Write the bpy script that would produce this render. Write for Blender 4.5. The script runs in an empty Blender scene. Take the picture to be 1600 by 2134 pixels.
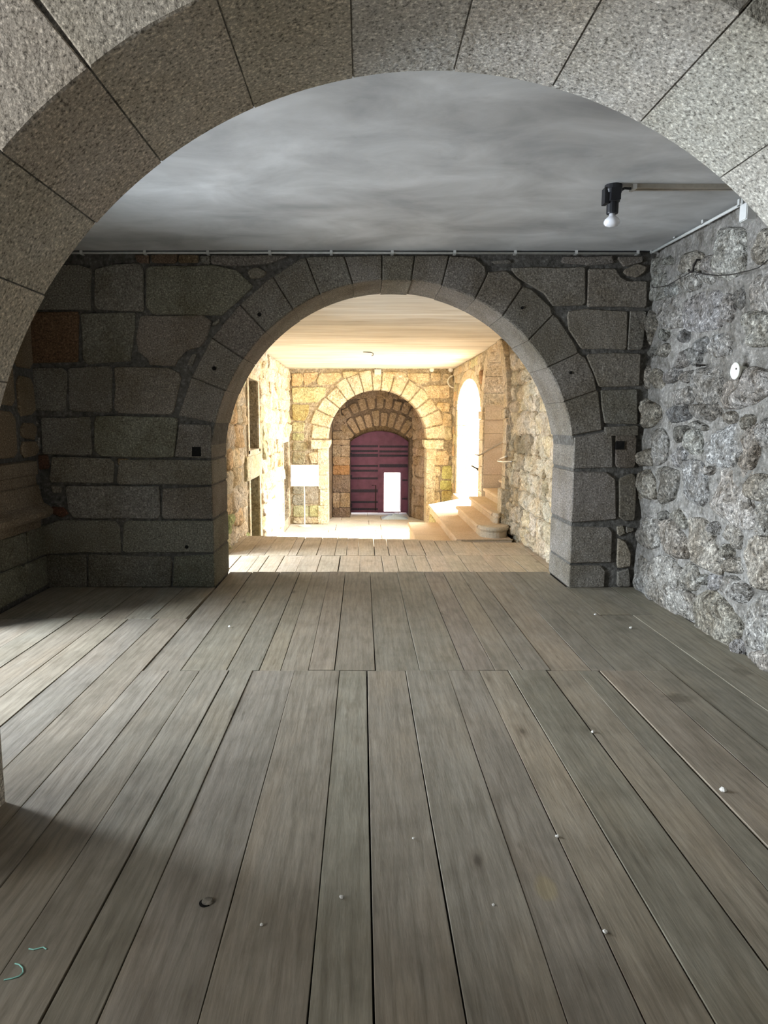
import bpy, bmesh, math, random
from mathutils import Vector, Matrix, noise
import numpy as np

# ------------------------------------------------------------------ camera, sky, sun, lights
SC = bpy.context.scene
COL = SC.collection
R = random.Random(11)
FPX = 1450.0
PITCH = math.radians(7.345)
PPX = 755.0                     # principal point of the (cropped) photograph
EYE = Vector((0, 0, 1.5))

cam_d = bpy.data.cameras.new('camera')
cam_d.sensor_fit = 'HORIZONTAL'
cam_d.sensor_width = 36
cam_d.lens = 36 * FPX / 1600
cam_d.shift_x = (800 - PPX) / 1600
cam_d.clip_start = 0.05
cam_d.clip_end = 300
cam = bpy.data.objects.new('camera', cam_d)
cam.location = EYE
cam.rotation_euler = (math.pi / 2 - PITCH, 0, 0)
COL.objects.link(cam)
SC.camera = cam

SC.view_settings.view_transform = 'Standard'
SC.view_settings.look = 'None'
SC.view_settings.gamma = 1
SC.view_settings.use_curve_mapping = False
SC.view_settings.exposure = 0.38

w = bpy.data.worlds.new('sky')
SC.world = w
w.use_nodes = True
nt = w.node_tree
bg = nt.nodes['Background']
sky = nt.nodes.new('ShaderNodeTexSky')
sky.sky_type = 'NISHITA'
sky.sun_disc = False
sky.sun_elevation = math.radians(30)
sky.sun_rotation = math.radians(50)
nt.links.new(sky.outputs[0], bg.inputs[0])
bg.inputs[1].default_value = 0.35


def lamp(name, kind, loc, direction, energy, color=(1, 1, 1), size=(1, 1), angle=0.01, spread=None):
    d = bpy.data.lights.new(name, kind)
    d.energy = energy
    d.color = color
    if kind == 'AREA':
        d.shape = 'RECTANGLE'
        d.size, d.size_y = size
        if spread: d.spread = spread
    if kind == 'SUN': d.angle = angle
    o = bpy.data.objects.new(name, d)
    o.location = loc
    o.rotation_euler = Vector(direction).to_track_quat('-Z', 'Y').to_euler()
    COL.objects.link(o)
    return o


lamp('sun', 'SUN', (20, 16, 10), (-0.80, -0.13, -0.385), 29.0, (1.0, 0.95, 0.87), angle=0.012)
# daylight at the openings of the place: window of the near bay, doorways of the middle bay and of the hall, courtyard arch
lamp('window_daylight', 'AREA', (-4.1, 0.1, 2.0), (1, 0.15, -0.15), 150, (0.95, 0.985, 1.0), (1.8, 2.0))
lamp('doorway_daylight', 'AREA', (-5.9, 3.8, 2.0), (1, 0.02, -0.22), 1150, (0.79, 0.895, 1.0), (2.3, 3.0))
lamp('hall_doorway_daylight', 'AREA', (-4.0, 8.6, 1.3), (1, 0, -0.35), 420, (0.80, 0.90, 1.0), (1.2, 1.8))
lamp('courtyard_daylight', 'AREA', (5.6, 16.4, 2.2), (-1, -0.04, -0.30), 1650, (1.0, 0.98, 0.94), (4.0, 3.2))
lamp('stairwell_fill', 'AREA', (7.0, 12.7, 2.2), (-1, 0, -0.1), 190, (1.0, 0.95, 0.86), (1.6, 1.0))  # added lamp in the closed stairwell to brighten its far wall, no window modelled
try:
    SC.cycles.use_denoising = True
    SC.cycles.max_bounces = 10
    SC.cycles.diffuse_bounces = 7
    SC.cycles.sample_clamp_indirect = 8
except Exception:
    pass

# ------------------------------------------------------------------ helpers
_f = Vector((0, math.cos(PITCH), -math.sin(PITCH)))
_r = Vector((1, 0, 0))
_u = _r.cross(_f)


def at(px, py, x=None, y=None, z=None):
    """world point where the photograph's pixel meets a plane of the building (walls, floor, ceiling)"""
    d = _f * FPX + _r * (px - PPX) - _u * (py - 1067)
    t = (x - EYE.x) / d.x if x is not None else (y - EYE.y) / d.y if y is not None else (z - EYE.z) / d.z
    return EYE + d * t


def meta(o, label=None, cat=None, kind=None, group=None):
    for k, v in (('label', label), ('category', cat), ('kind', kind), ('group', group)):
        if v: o[k] = v
    return o


def obj(name, verts, faces, mat, parent=None, col=None, smooth=False):
    off = parent_origin(parent)
    m = bpy.data.meshes.new(name)
    m.from_pydata([tuple(Vector(v) - off) for v in verts], [], faces)
    m.materials.append(mat)
    if smooth:
        m.polygons.foreach_set('use_smooth', [True] * len(m.polygons))
    m.update()
    o = bpy.data.objects.new(name, m)
    if col: o.color = (*col, 1)
    COL.objects.link(o)
    if parent: o.parent = parent
    return o


def parent_origin(p):
    v = Vector((0, 0, 0))
    while p:
        v += p.location
        p = p.parent
    return v


def empty(name, loc=(0, 0, 0)):
    o = bpy.data.objects.new(name, None)
    o.location = loc
    o.empty_display_size = 0.1
    COL.objects.link(o)
    return o


def thing(name, label, cat, loc, group=None):
    return meta(empty(name, loc), label, cat, None, group)


class MB:
    """collects simple solids into one mesh"""
    def __init__(s): s.v, s.f = [], []

    def add(s, v, f):
        n = len(s.v)
        s.v += [tuple(q) for q in v]
        s.f += [tuple(i + n for i in q) for q in f]
        return s

    def box(s, a, b):
        x0, y0, z0 = a; x1, y1, z1 = b
        v = [(x0, y0, z0), (x1, y0, z0), (x1, y1, z0), (x0, y1, z0), (x0, y0, z1), (x1, y0, z1), (x1, y1, z1), (x0, y1, z1)]
        return s.add(v, [(3, 2, 1, 0), (4, 5, 6, 7), (0, 1, 5, 4), (1, 2, 6, 5), (2, 3, 7, 6), (3, 0, 4, 7)])

    def prism(s, poly, mp, d0, d1):
        n = len(poly)
        v = [mp(u, q, d0) for u, q in poly] + [mp(u, q, d1) for u, q in poly]
        return s.add(v, [tuple(range(n))[::-1], tuple(range(n, 2 * n))] + [(i, (i + 1) % n, n + (i + 1) % n, n + i) for i in range(n)])

    def lathe(s, prof, c, axis, n=16):
        ax = Vector(axis).normalized()
        t = ax.orthogonal().normalized(); b = ax.cross(t)
        c = Vector(c); v = []
        for r, h in prof:
            for k in range(n):
                a = 2 * math.pi * k / n
                v.append(c + ax * h + (t * math.cos(a) + b * math.sin(a)) * r)
        f = []
        for j in range(len(prof) - 1):
            for k in range(n):
                f.append((j * n + k, j * n + (k + 1) % n, (j + 1) * n + (k + 1) % n, (j + 1) * n + k))
        f += [tuple(range(n))[::-1], tuple(range((len(prof) - 1) * n, len(prof) * n))]
        return s.add(v, f)

    def tube(s, pts, r, n=8):
        pts = [Vector(p) for p in pts]
        v, f = [], []
        t0 = None
        for i, p in enumerate(pts):
            d = (pts[min(i + 1, len(pts) - 1)] - pts[max(i - 1, 0)]).normalized()
            if t0 is None: t0 = d.orthogonal().normalized()
            t0 = (t0 - d * t0.dot(d)).normalized()
            b = d.cross(t0)
            for k in range(n):
                a = 2 * math.pi * k / n
                v.append(p + (t0 * math.cos(a) + b * math.sin(a)) * r)
        for i in range(len(pts) - 1):
            for k in range(n):
                f.append((i * n + k, i * n + (k + 1) % n, (i + 1) * n + (k + 1) % n, (i + 1) * n + k))
        f += [tuple(range(n))[::-1], tuple(range((len(pts) - 1) * n, len(pts) * n))]
        return s.add(v, f)

    def build(s, name, mat, parent=None, col=None, smooth=False):
        return obj(name, s.v, s.f, mat, parent, col, smooth)


# maps from wall coordinates (u, v, depth towards the viewer side) to the world
def mp_y(y0, sgn=1): return lambda u, v, d: (u, y0 - sgn * d, v)      # wall facing -y
def mp_x(x0, sgn=1, lean=0.0): return lambda u, v, d: (x0 + lean * v - sgn * d, u, v)   # sgn 1 faces -x, -1 faces +x
def mp_z(z0, sgn=1): return lambda u, v, d: (u, v, z0 + sgn * d)


def cut_corners(poly, cut, it=1):
    for _ in range(it):
        out = []
        n = len(poly)
        for i in range(n):
            p = Vector(poly[i]); a = Vector(poly[i - 1]); b = Vector(poly[(i + 1) % n])
            da, db = (a - p), (b - p)
            ca = min(cut, da.length * 0.3); cb = min(cut, db.length * 0.3)
            if da.length < 1e-6 or db.length < 1e-6: continue
            out.append(tuple(p + da.normalized() * ca)); out.append(tuple(p + db.normalized() * cb))
        poly = out
        cut *= 0.5
    return poly


def inset(poly, d):
    cx = sum(p[0] for p in poly) / len(poly); cy = sum(p[1] for p in poly) / len(poly)
    out = []
    for x, y in poly:
        l = math.hypot(x - cx, y - cy) or 1e-6
        k = max(0.25, 1 - d / l)
        out.append((cx + (x - cx) * k, cy + (y - cy) * k))
    return out, (cx, cy)


def resample(poly, step):
    out = []
    n = len(poly)
    for i in range(n):
        a = Vector(poly[i]); b = Vector(poly[(i + 1) % n])
        k = max(1, int((b - a).length / step))
        for j in range(k): out.append(tuple(a.lerp(b, j / k)))
    return out


def ashlar(parent, poly, mp, mat, col=None, h=0.012, back=0.06, bev=0.012, joint=0.006, cut=0.02, name='stone', wob=0.004):
    """a dressed block: straight sides, softly broken arris, slightly wavy outline"""
    p, _ = inset(poly, joint)
    if cut: p = cut_corners(p, cut)
    if wob:
        p = resample(p, 0.16)
        p = [(x + R.uniform(-wob, wob), y + R.uniform(-wob, wob)) for x, y in p]
    q, c = inset(p, bev)
    n = len(p)
    v = [mp(*a, -back) for a in p] + [mp(*a, h - bev) for a in p] + [mp(*a, h) for a in q]
    f = [tuple(range(n))[::-1]]
    for j in range(2):
        f += [(j * n + i, j * n + (i + 1) % n, (j + 1) * n + (i + 1) % n, (j + 1) * n + i) for i in range(n)]
    f.append(tuple(range(2 * n, 3 * n)))
    return obj(name, v, f, mat, parent, col)


def rubble(parent, poly, mp, mat, col=None, h=0.05, back=0.08, joint=0.01, rough=0.018, name='stone', step=0.09, cut=.04):
    """an undressed stone: rounded outline, domed uneven face"""
    p, _ = inset(poly, joint)
    p = cut_corners(p, cut, 2)
    if step: p = resample(p, step)
    n = len(p)
    s = R.uniform(0, 99)
    r1, c = inset(p, 0.018)
    r2 = [(c[0] + (x - c[0]) * 0.68, c[1] + (y - c[1]) * 0.68) for x, y in p]
    r3 = [(c[0] + (x - c[0]) * 0.32, c[1] + (y - c[1]) * 0.32) for x, y in p]
    tilt = (R.uniform(-.12, .12), R.uniform(-.12, .12))

    def d(a, base):
        q = Vector((a[0] * 7 + s, a[1] * 7, s))
        return base + rough * noise.noise(q) * 1.5 + rough * .7 * noise.noise(q * 2.6) + (a[0] - c[0]) * tilt[0] + (a[1] - c[1]) * tilt[1]
    v = [mp(*a, -back) for a in p] + [mp(*a, d(a, h * .25)) for a in p] + [mp(*a, d(a, h * .72)) for a in r1]
    v += [mp(*a, d(a, h)) for a in r2] + [mp(*a, d(a, h * 1.1)) for a in r3] + [mp(*c, d(c, h * 1.12))]
    f = []
    for j in range(4):
        f += [(j * n + i, j * n + (i + 1) % n, (j + 1) * n + (i + 1) % n, (j + 1) * n + i) for i in range(n)]
    f += [(4 * n + i, 4 * n + (i + 1) % n, 5 * n) for i in range(n)]
    return obj(name, v, f, mat, parent, col, smooth=True)


def shade(base, j=0.12):
    k = 1 + R.uniform(-j, j)
    return tuple(max(0, c * k * (1 + R.uniform(-.015, .015))) for c in base)


# ------------------------------------------------------------------ materials
def new_mat(name):
    m = bpy.data.materials.new(name)
    m.use_nodes = True
    t = m.node_tree
    return m, t, t.nodes['Principled BSDF']


def N(t, kind, **kw):
    n = t.nodes.new(kind)
    for k, v in kw.items():
        if k in n.inputs: n.inputs[k].default_value = v
        else: setattr(n, k, v)
    return n


def ramp(t, fac, stops):
    r = t.nodes.new('ShaderNodeValToRGB')
    e = r.color_ramp.elements
    while len(e) < len(stops): e.new(0.5)
    for i, (p, c) in enumerate(stops):
        e[i].position = p
        e[i].color = (*c, 1) if len(c) == 3 else c
    t.links.new(fac, r.inputs[0])
    return r.outputs[0]


def mix(t, mode, fac, a, b):
    m = t.nodes.new('ShaderNodeMix')
    m.data_type = 'RGBA'; m.blend_type = mode
    for sock, val in ((m.inputs[0], fac), (m.inputs[6], a), (m.inputs[7], b)):
        if isinstance(val, (int, float)): sock.default_value = val
        elif isinstance(val, tuple): sock.default_value = (*val, 1) if len(val) == 3 else val
        else: t.links.new(val, sock)
    return m.outputs[2]


def position(t, scale=(1, 1, 1), rand=0.0):
    g = t.nodes.new('ShaderNodeNewGeometry')
    out = g.outputs['Position']
    if rand:
        oi = t.nodes.new('ShaderNodeObjectInfo')
        ml = N(t, 'ShaderNodeMath', operation='MULTIPLY'); ml.inputs[1].default_value = rand
        t.links.new(oi.outputs['Random'], ml.inputs[0])
        ad = N(t, 'ShaderNodeVectorMath', operation='ADD')
        t.links.new(out, ad.inputs[0]); t.links.new(ml.outputs[0], ad.inputs[1])
        out = ad.outputs[0]
    mp = t.nodes.new('ShaderNodeMapping')
    mp.inputs['Scale'].default_value = scale
    t.links.new(out, mp.inputs[0])
    return mp.outputs[0]


def tex(t, vec, scale, detail=2, rough=0.5, dist=0.0):
    n = N(t, 'ShaderNodeTexNoise', Scale=scale, Detail=detail, Roughness=rough, Distortion=dist)
    t.links.new(vec, n.inputs['Vector'])
    return n.outputs['Fac']


def bump(t, bsdf, layers):
    prev = None
    for h, strength, dist in layers:
        b = N(t, 'ShaderNodeBump', Strength=strength, Distance=dist)
        t.links.new(h, b.inputs['Height'])
        if prev: t.links.new(prev, b.inputs['Normal'])
        prev = b.outputs[0]
    t.links.new(prev, bsdf.inputs['Normal'])


def granite(name, dark, midc, light, speck=95, stain=(0.75, 0.70, 0.62), stain_amt=0.5, b1=0.6, b2=0.5, d1=0.006, big=9, d2=0.03, patch=0.0, pscale=11):
    m, t, s = new_mat(name)
    P = position(t)
    sp = tex(t, P, speck, 3, 0.65)
    c = ramp(t, sp, [(0.33, dark), (0.46, midc), (0.54, midc), (0.66, light)])
    big_n = tex(t, P, 2.2, 4, 0.6)
    mask = ramp(t, big_n, [(0.42, (0, 0, 0)), (0.62, (1, 1, 1))])
    k = N(t, 'ShaderNodeMath', operation='MULTIPLY'); k.inputs[1].default_value = stain_amt
    t.links.new(mask, k.inputs[0])
    c = mix(t, 'MULTIPLY', k.outputs[0], c, stain)
    if patch:
        pn = tex(t, P, pscale, 5, 0.68, .6)
        c = mix(t, 'MULTIPLY', patch, c, ramp(t, pn, [(.36, (.42, .39, .35)), (.47, (.85, .84, .82)), (.56, (1, 1, 1)), (.66, (1.45, 1.45, 1.45))]))
    oi = t.nodes.new('ShaderNodeObjectInfo')
    c = mix(t, 'MULTIPLY', 1.0, c, oi.outputs['Color'])
    t.links.new(c, s.inputs['Base Color'])
    s.inputs['Roughness'].default_value = 0.92
    s.inputs['Specular IOR Level'].default_value = 0.2
    bump(t, s, [(tex(t, P, big, 5, 0.6), b2, d2), (tex(t, P, speck * .7, 3, 0.6), b1, d1)])
    return m


M = {}
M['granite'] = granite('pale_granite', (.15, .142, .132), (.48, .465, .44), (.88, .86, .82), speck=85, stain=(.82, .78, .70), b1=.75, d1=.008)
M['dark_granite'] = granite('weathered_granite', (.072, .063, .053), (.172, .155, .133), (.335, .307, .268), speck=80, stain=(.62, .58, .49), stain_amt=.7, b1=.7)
M['rubble'] = granite('limewashed_rubble', (.10, .095, .09), (.30, .29, .27), (.66, .64, .60), speck=38, stain=(.55, .50, .44), stain_amt=.8, b1=1.0, b2=1.0, d1=.02, big=13, d2=.09, patch=.85, pscale=10)
M['mortar'] = granite('grey_mortar', (.17, .16, .148), (.262, .248, .228), (.405, .385, .355), speck=34, stain=(.62, .60, .57), stain_amt=.7, b1=.8, b2=1.0, d1=.014, big=11, d2=.07, patch=.7, pscale=8)
M['dark_mortar'] = granite('dark_mortar', (.055, .050, .044), (.10, .093, .082), (.17, .16, .145), speck=30, stain=(.6, .6, .6), b1=.5, b2=.8, d1=.008, big=8, d2=.03)
M['ochre'] = granite('ochre_granite', (.46, .395, .30), (.68, .615, .505), (.84, .80, .71), speck=34, stain=(.86, .74, .52), stain_amt=.6, b1=1.0, b2=1.0, d1=.02, big=13, d2=.07, patch=.55, pscale=13)
M['ochre_mortar'] = granite('ochre_mortar', (.32, .27, .19), (.47, .41, .31), (.62, .56, .45), speck=26, stain=(.82, .73, .56), stain_amt=.7, b1=1.0, b2=1.0, d1=.02, big=13, d2=.08, patch=.6, pscale=14)
M['slab'] = granite('floor_slab', (.52, .48, .42), (.66, .62, .55), (.78, .74, .68), speck=40, stain=(.85, .8, .7), b1=.3, b2=.3)


def plaster(name, a, b, c, sx, scale, warm=None):
    m, t, s = new_mat(name)
    P = position(t, sx)
    n1 = tex(t, P, scale, 6, 0.58, .5)
    n2 = tex(t, P, scale * .33, 3, 0.5, .6)
    col = ramp(t, n1, [(.32, a), (.5, b), (.68, c)])
    m2 = ramp(t, n2, [(.35, (.72, .71, .70)), (.65, (1, 1, 1))])
    col = mix(t, 'MULTIPLY', .8, col, m2)
    fl = ramp(t, tex(t, position(t), 9, 2, .5), [(.70, (1, 1, 1)), (.78, (.86, .85, .83))])
    col = mix(t, 'MULTIPLY', .5, col, fl)
    t.links.new(col, s.inputs['Base Color'])
    s.inputs['Roughness'].default_value = .9
    s.inputs['Specular IOR Level'].default_value = .15
    bump(t, s, [(n1, .18, .02), (tex(t, P, 60, 2), .15, .004)])
    return m


M['ceiling'] = plaster('whitewashed_ceiling', (.44, .44, .44), (.58, .58, .575), (.72, .72, .72), (.8, 1.15, 1), 2.0)
M['hall_ceiling'] = plaster('cream_ceiling', (.66, .59, .48), (.78, .725, .62), (.86, .825, .75), (.35, 2.6, 1), 2.4)


def wood(name, a, b, c, grain=1.0, stains=()):
    m, t, s = new_mat(name)
    P = position(t, (1, .09, 1), 37.0)
    g1 = tex(t, P, 34, 6, .68, .5)
    wv = N(t, 'ShaderNodeTexWave', Scale=7.0, Distortion=9.0, Detail=3.0)
    wv.inputs['Detail Scale'].default_value = 1.3
    t.links.new(position(t, (1, .10, 1), 53.0), wv.inputs['Vector'])
    g2 = tex(t, P, 120, 3, .6, .2)
    P2 = position(t, (1, .35, 1), 11.0)
    cl = tex(t, P2, 3.0, 4, .55)
    col = ramp(t, g1, [(.28, a), (.5, b), (.72, c)])
    fine = ramp(t, g2, [(.30, (.78, .77, .76)), (.55, (1, 1, 1))])
    col = mix(t, 'MULTIPLY', .55 * grain, col, fine)
    col = mix(t, 'MULTIPLY', .34 * grain, col, ramp(t, wv.outputs['Color'], [(.05, (.66, .645, .62)), (.35, (1, 1, 1)), (.9, (1.06, 1.05, 1.04))]))
    cloud = ramp(t, cl, [(.34, (.84, .845, .825)), (.52, (1, 1, 1)), (.68, (1.06, 1.02, .97))])
    col = mix(t, 'MULTIPLY', .9, col, cloud)
    # knots and dark scars in the boards
    P3 = position(t, (1, .42, 1), 23.0)
    vo = N(t, 'ShaderNodeTexVoronoi', Scale=2.6, Randomness=1.0)
    t.links.new(P3, vo.inputs['Vector'])
    kn = ramp(t, vo.outputs['Distance'], [(.02, (.30, .27, .24)), (.05, (.75, .72, .70)), (.10, (1, 1, 1))])
    col = mix(t, 'MULTIPLY', .8, col, kn)
    scr = ramp(t, tex(t, position(t, (1, .16, 1), 71.0), 15, 3, .6), [(.66, (1, 1, 1)), (.72, (.70, .68, .66)), (.78, (.45, .43, .41))])
    col = mix(t, 'MULTIPLY', .75, col, scr)
    dn = tex(t, position(t), 5.0, 4, .6)
    col = mix(t, 'MULTIPLY', .8, col, ramp(t, dn, [(.30, (.80, .79, .77)), (.5, (1, 1, 1)), (.72, (1.08, 1.07, 1.05))]))
    for c0, sz, tint in stains:      # old spills soaked into the boards
        sub = N(t, 'ShaderNodeVectorMath', operation='SUBTRACT'); sub.inputs[1].default_value = c0
        t.links.new(position(t), sub.inputs[0])
        dv = N(t, 'ShaderNodeVectorMath', operation='DIVIDE'); dv.inputs[1].default_value = (*sz, 1.0)
        t.links.new(sub.outputs[0], dv.inputs[0])
        ln = N(t, 'ShaderNodeVectorMath', operation='LENGTH'); t.links.new(dv.outputs[0], ln.inputs[0])
        ad = N(t, 'ShaderNodeMath', operation='MULTIPLY_ADD'); ad.inputs[1].default_value = .8
        t.links.new(tex(t, position(t), 14, 3), ad.inputs[0]); t.links.new(ln.outputs['Value'], ad.inputs[2])
        col = mix(t, 'MULTIPLY', 1.0, col, ramp(t, ad.outputs[0], [(.75, tint), (1.35, (1, 1, 1))]))
    oi = t.nodes.new('ShaderNodeObjectInfo')
    col = mix(t, 'MULTIPLY', 1.0, col, oi.outputs['Color'])
    t.links.new(col, s.inputs['Base Color'])
    s.inputs['Roughness'].default_value = .62
    s.inputs['Specular IOR Level'].default_value = .35
    bump(t, s, [(g1, .18, .006), (g2, .30, .003)])
    return m


M['wood'] = wood('grey_boards', (.172, .145, .110), (.238, .206, .160), (.300, .264, .212), stains=[
    (tuple(at(1412, 1456, z=0)), (.15, .13), (.62, .60, .58)), (tuple(at(1300, 1290, z=0)), (.12, .12), (.78, .76, .74)),
    (tuple(at(1135, 1850, z=0)), (.07, .11), (1.16, 1.12, .92)), (tuple(at(1545, 1400, z=0)), (.10, .14), (.72, .71, .70))])
M['hall_wood'] = wood('sandy_boards', (.36, .29, .20), (.46, .38, .28), (.55, .47, .36), .6)


def flat(name, col, rough=.5, metal=0.0, spec=.5, vary=0.0, scale=30):
    m, t, s = new_mat(name)
    P = position(t)
    n = tex(t, P, scale, 3)
    k = 1 - vary
    c = ramp(t, n, [(.3, tuple(v * k for v in col)), (.7, tuple(min(1, v * (1 + vary)) for v in col))])
    t.links.new(c, s.inputs['Base Color'])
    s.inputs['Roughness'].default_value = rough
    s.inputs['Metallic'].default_value = metal
    s.inputs['Specular IOR Level'].default_value = spec
    return m


M['void'] = flat('dark_cavity', (.012, .011, .010), .95, 0, .1, .3)
M['black'] = flat('black_plastic', (.012, .012, .015), .45, 0, .5, .3)
M['iron'] = flat('rusty_iron', (.03, .025, .022), .8, .3, .3, .5)
M['conduit'] = flat('grey_white_conduit', (.60, .60, .58), .5, 0, .4, .08)
M['white'] = flat('white_plastic', (.80, .80, .79), .45, 0, .4, .04)
M['sign'] = flat('white_panel', (.85, .85, .84), .4, 0, .4, .02)
M['steel'] = flat('brushed_steel', (.60, .58, .55), .35, .9, .5, .1)
M['channel'] = flat('tan_trunking', (.40, .36, .30), .5, 0, .4, .08)
M['cream'] = flat('cream_plastic', (.72, .71, .64), .5, 0, .4, .04)
M['door'] = flat('plum_painted_boards', (.120, .046, .104), .55, 0, .35, .22, 6)
M['strap'] = flat('dark_blue_iron_strap', (.020, .017, .042), .6, .1, .4, .4)
M['crumb'] = flat('plaster_crumb', (.58, .55, .50), .95, 0, .1, .15)
M['thread'] = flat('pale_green_thread', (.30, .62, .52), .6, 0, .3, .1)
M['mound_blue'] = flat('pale_blue', (.50, .66, .88), .5, 0, .4, .1)
M['ground'] = granite('gravel_ground', (.55, .52, .46), (.66, .63, .57), (.78, .75, .70), speck=30, b1=.3, b2=.2)
M['redstone'] = flat('red_brick', (.10, .035, .025), .9, 0, .1, .4)


def bulb_mat():
    m, t, s = new_mat('bulb_glass')
    P = position(t)
    c = ramp(t, tex(t, P, 20, 2), [(.3, (.80, .80, .84)), (.7, (.88, .88, .92))])
    t.links.new(c, s.inputs['Base Color'])
    s.inputs['Roughness'].default_value = .15
    return m


M['bulb'] = bulb_mat()

# ------------------------------------------------------------------ dimensions
XC, RAD, SPR = 0.27, 1.62, 1.11         # middle arch
XN, RN, SN = 0.245, 1.665, 1.05         # near arch
Y1A, Y1B = 1.95, 2.60                   # near arch wall
Y2A, Y2B = 6.25, 6.92                   # middle arch wall
XL, XR = -2.90, 2.48
HC = 2.96                               # ceiling of both near bays
HXL, HXR, HH = -1.95, 2.41, 2.90        # hall beyond
HD = -0.30                              # lower deck of the hall
FZ = -1.23                              # stone floor of the hall
Y3A, Y3B = 18.6, 19.2                   # far arch wall
LEAN = 0.012


def arc(xc, zs, rx, rz, a0, a1, n):
    return [(xc + rx * math.cos(math.radians(a0 + (a1 - a0) * i / n)), zs + rz * math.sin(math.radians(a0 + (a1 - a0) * i / n))) for i in range(n + 1)]


def notch(xc, zs, rx, rz, z0, n=120):
    """outline of an arched opening from right foot over the crown to the left foot"""
    return [(xc + rx, z0)] + arc(xc, zs, rx, rz, 0, 180, n) + [(xc - rx, z0)]


def arch_core(name, mat, label, x0, x1, z0, h, openings, mp, d0, d1):
    """mortar core of a wall with arched openings cut up from its foot"""
    poly = [(x0, z0), (x0, h), (x1, h), (x1, z0)]
    for o in openings: poly += notch(*o)
    b = MB().prism(poly, mp, d0, d1)
    return meta(b.build(name, mat), label, None, 'structure')


# ------------------------------------------------------------------ floors
floor = meta(MB().box((XL, -3, -.12), (XR + .1, Y2A, -.045)).box((XC - RAD, Y2A, -.12), (XC + RAD, Y2B - .02, -.045)).build('floor', M['void']),
             'dark joists under the weathered grey boards of the near deck', None, 'structure')


def plank(parent, x0, x1, y0, y1, z, mat, gap=.004, th=.04, taper=0.0, col=None):
    g = gap * R.uniform(.5, 1.5)
    t0, t1 = R.uniform(-taper, taper), R.uniform(-taper, taper)
    x0 += g / 2; x1 -= g / 2
    n = max(2, int((y1 - y0) / .5))
    L, Rr = [], []
    for i in range(n + 1):
        y = y0 + (y1 - y0) * i / n
        k = i / n
        dz = .0025 * noise.noise(Vector((x0 * 5, y * 1.3, 3)))
        wl = .0022 * noise.noise(Vector((x0 * 9, y * 1.7, 1)))
        L.append((x0 + wl + t0 * k, y, z + dz)); Rr.append((x1 + wl + t1 * k, y, z + dz + (t1 - t0) * .3))
    c = .0015
    v, f = [], []
    for i in range(n + 1):
        (ax, ay, az), (bx, by, bz) = L[i], Rr[i]
        v += [(ax, ay, az - th), (ax, ay, az - c), (ax + c, ay, az), (bx - c, by, bz), (bx, by, bz - c), (bx, by, bz - th)]
    for i in range(n):
        for k in range(5):
            f.append((i * 6 + k, i * 6 + k + 1, i * 6 + 7 + k, i * 6 + 6 + k))
    f += [(0, 1, 2, 3, 4, 5), tuple(n * 6 + k for k in (5, 4, 3, 2, 1, 0))]
    return obj('plank', v, f, mat, parent, col)


WCOL = [(1, 1, 1), (1.03, 1.0, .96), (.95, .95, .92), (1.06, 1.02, .97), (.98, .95, .93), (.92, .92, .89)]
near_seams = [-2.86, -2.62, -2.43, -2.23, -1.99, -1.80, -1.565, -1.34]
for a, b in zip(near_seams, near_seams[1:]):
    plank(floor, a, b, -1.2, 5.205, R.uniform(-.003, .002), M['wood'], .005, taper=.003, col=shade(R.choice(WCOL), .08))
mid_seams = [-1.34, -1.18, -.99, -.81, -.67, -.415, -.14, .03, .265, .515, .715, .89, 1.12, 1.31, 1.44, 1.68, 1.87]
for a, b in zip(mid_seams, mid_seams[1:]):
    plank(floor, a, b, -1.2, 4.08, R.uniform(-.002, .003), M['wood'], .0055, taper=.004, col=shade(R.choice(WCOL), .07))
far_seams = [-1.34, -1.11, -.83, -.63, -.50, -.33, -.17, .08, .35, .62, .81, .98, 1.15, 1.40, 1.55, 1.87]
for a, b in zip(far_seams, far_seams[1:]):
    plank(floor, a, b, 4.088, Y2B - .01, R.uniform(-.004, .001), M['wood'], .0045, taper=.003, col=shade(R.choice(WCOL), .07))
for a, b in zip([-2.86, -2.43, -2.24, -2.02, -1.83, -1.63], [-2.43, -2.24, -2.02, -1.83, -1.63, -1.36]):
    plank(floor, a, b, 5.215, Y2A + .01, R.uniform(-.003, .001), M['wood'], .0045, taper=.004, col=shade(R.choice(WCOL), .07))
for a, b in ((1.87, 2.125), (2.125, 2.37), (2.37, 2.49)):
    plank(floor, a, b, -1.2, 5.315, R.uniform(-.003, .001), M['wood'], .0045, taper=.003, col=shade((.93, .95, .92), .05))
for a, b in ((1.87, 2.11), (2.11, 2.28), (2.28, 2.49)):
    plank(floor, a, b, 5.325, Y2A + .01, R.uniform(-.003, .001), M['wood'], .0045, taper=.004, col=shade((.93, .95, .92), .05))

deck = meta(MB().box((HXL - .1, Y2B + .02, FZ), (HXR + .1, 10.3, HD - .05)).build('floor', M['void']),
            'lower deck of sandy boards beyond the middle arch', None, 'structure')
s1 = [-2.0, -1.84, -1.65, -1.40, -1.27, -1.06, -.81, -.56, -.30, -.03, .26, .45, .67, .85, 1.10, 1.30, 1.61, 1.80, 2.01, 2.30, 2.48]
for a, b in zip(s1, s1[1:]):
    plank(deck, a, b, Y2B, 9.33, HD + R.uniform(-.003, .002), M['hall_wood'], .008, taper=.005, col=shade((1, 1, 1), .05))
s2 = [-2.0, -1.83, -1.57, -1.34, -1.02, -.90, -.63, -.38, -.22, -.06, .17, .37, .62, .87, 1.10, 1.28, 1.66, 1.99, 2.32, 2.48]
for a, b in zip(s2, s2[1:]):
    ye = 11.0 - (a + 2) * .14 if a < 1.6 else 10.36
    plank(deck, a, b, 9.34, ye, HD + R.uniform(-.003, .002), M['hall_wood'], .008, taper=.005, col=shade((1, 1, 1), .05))

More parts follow.
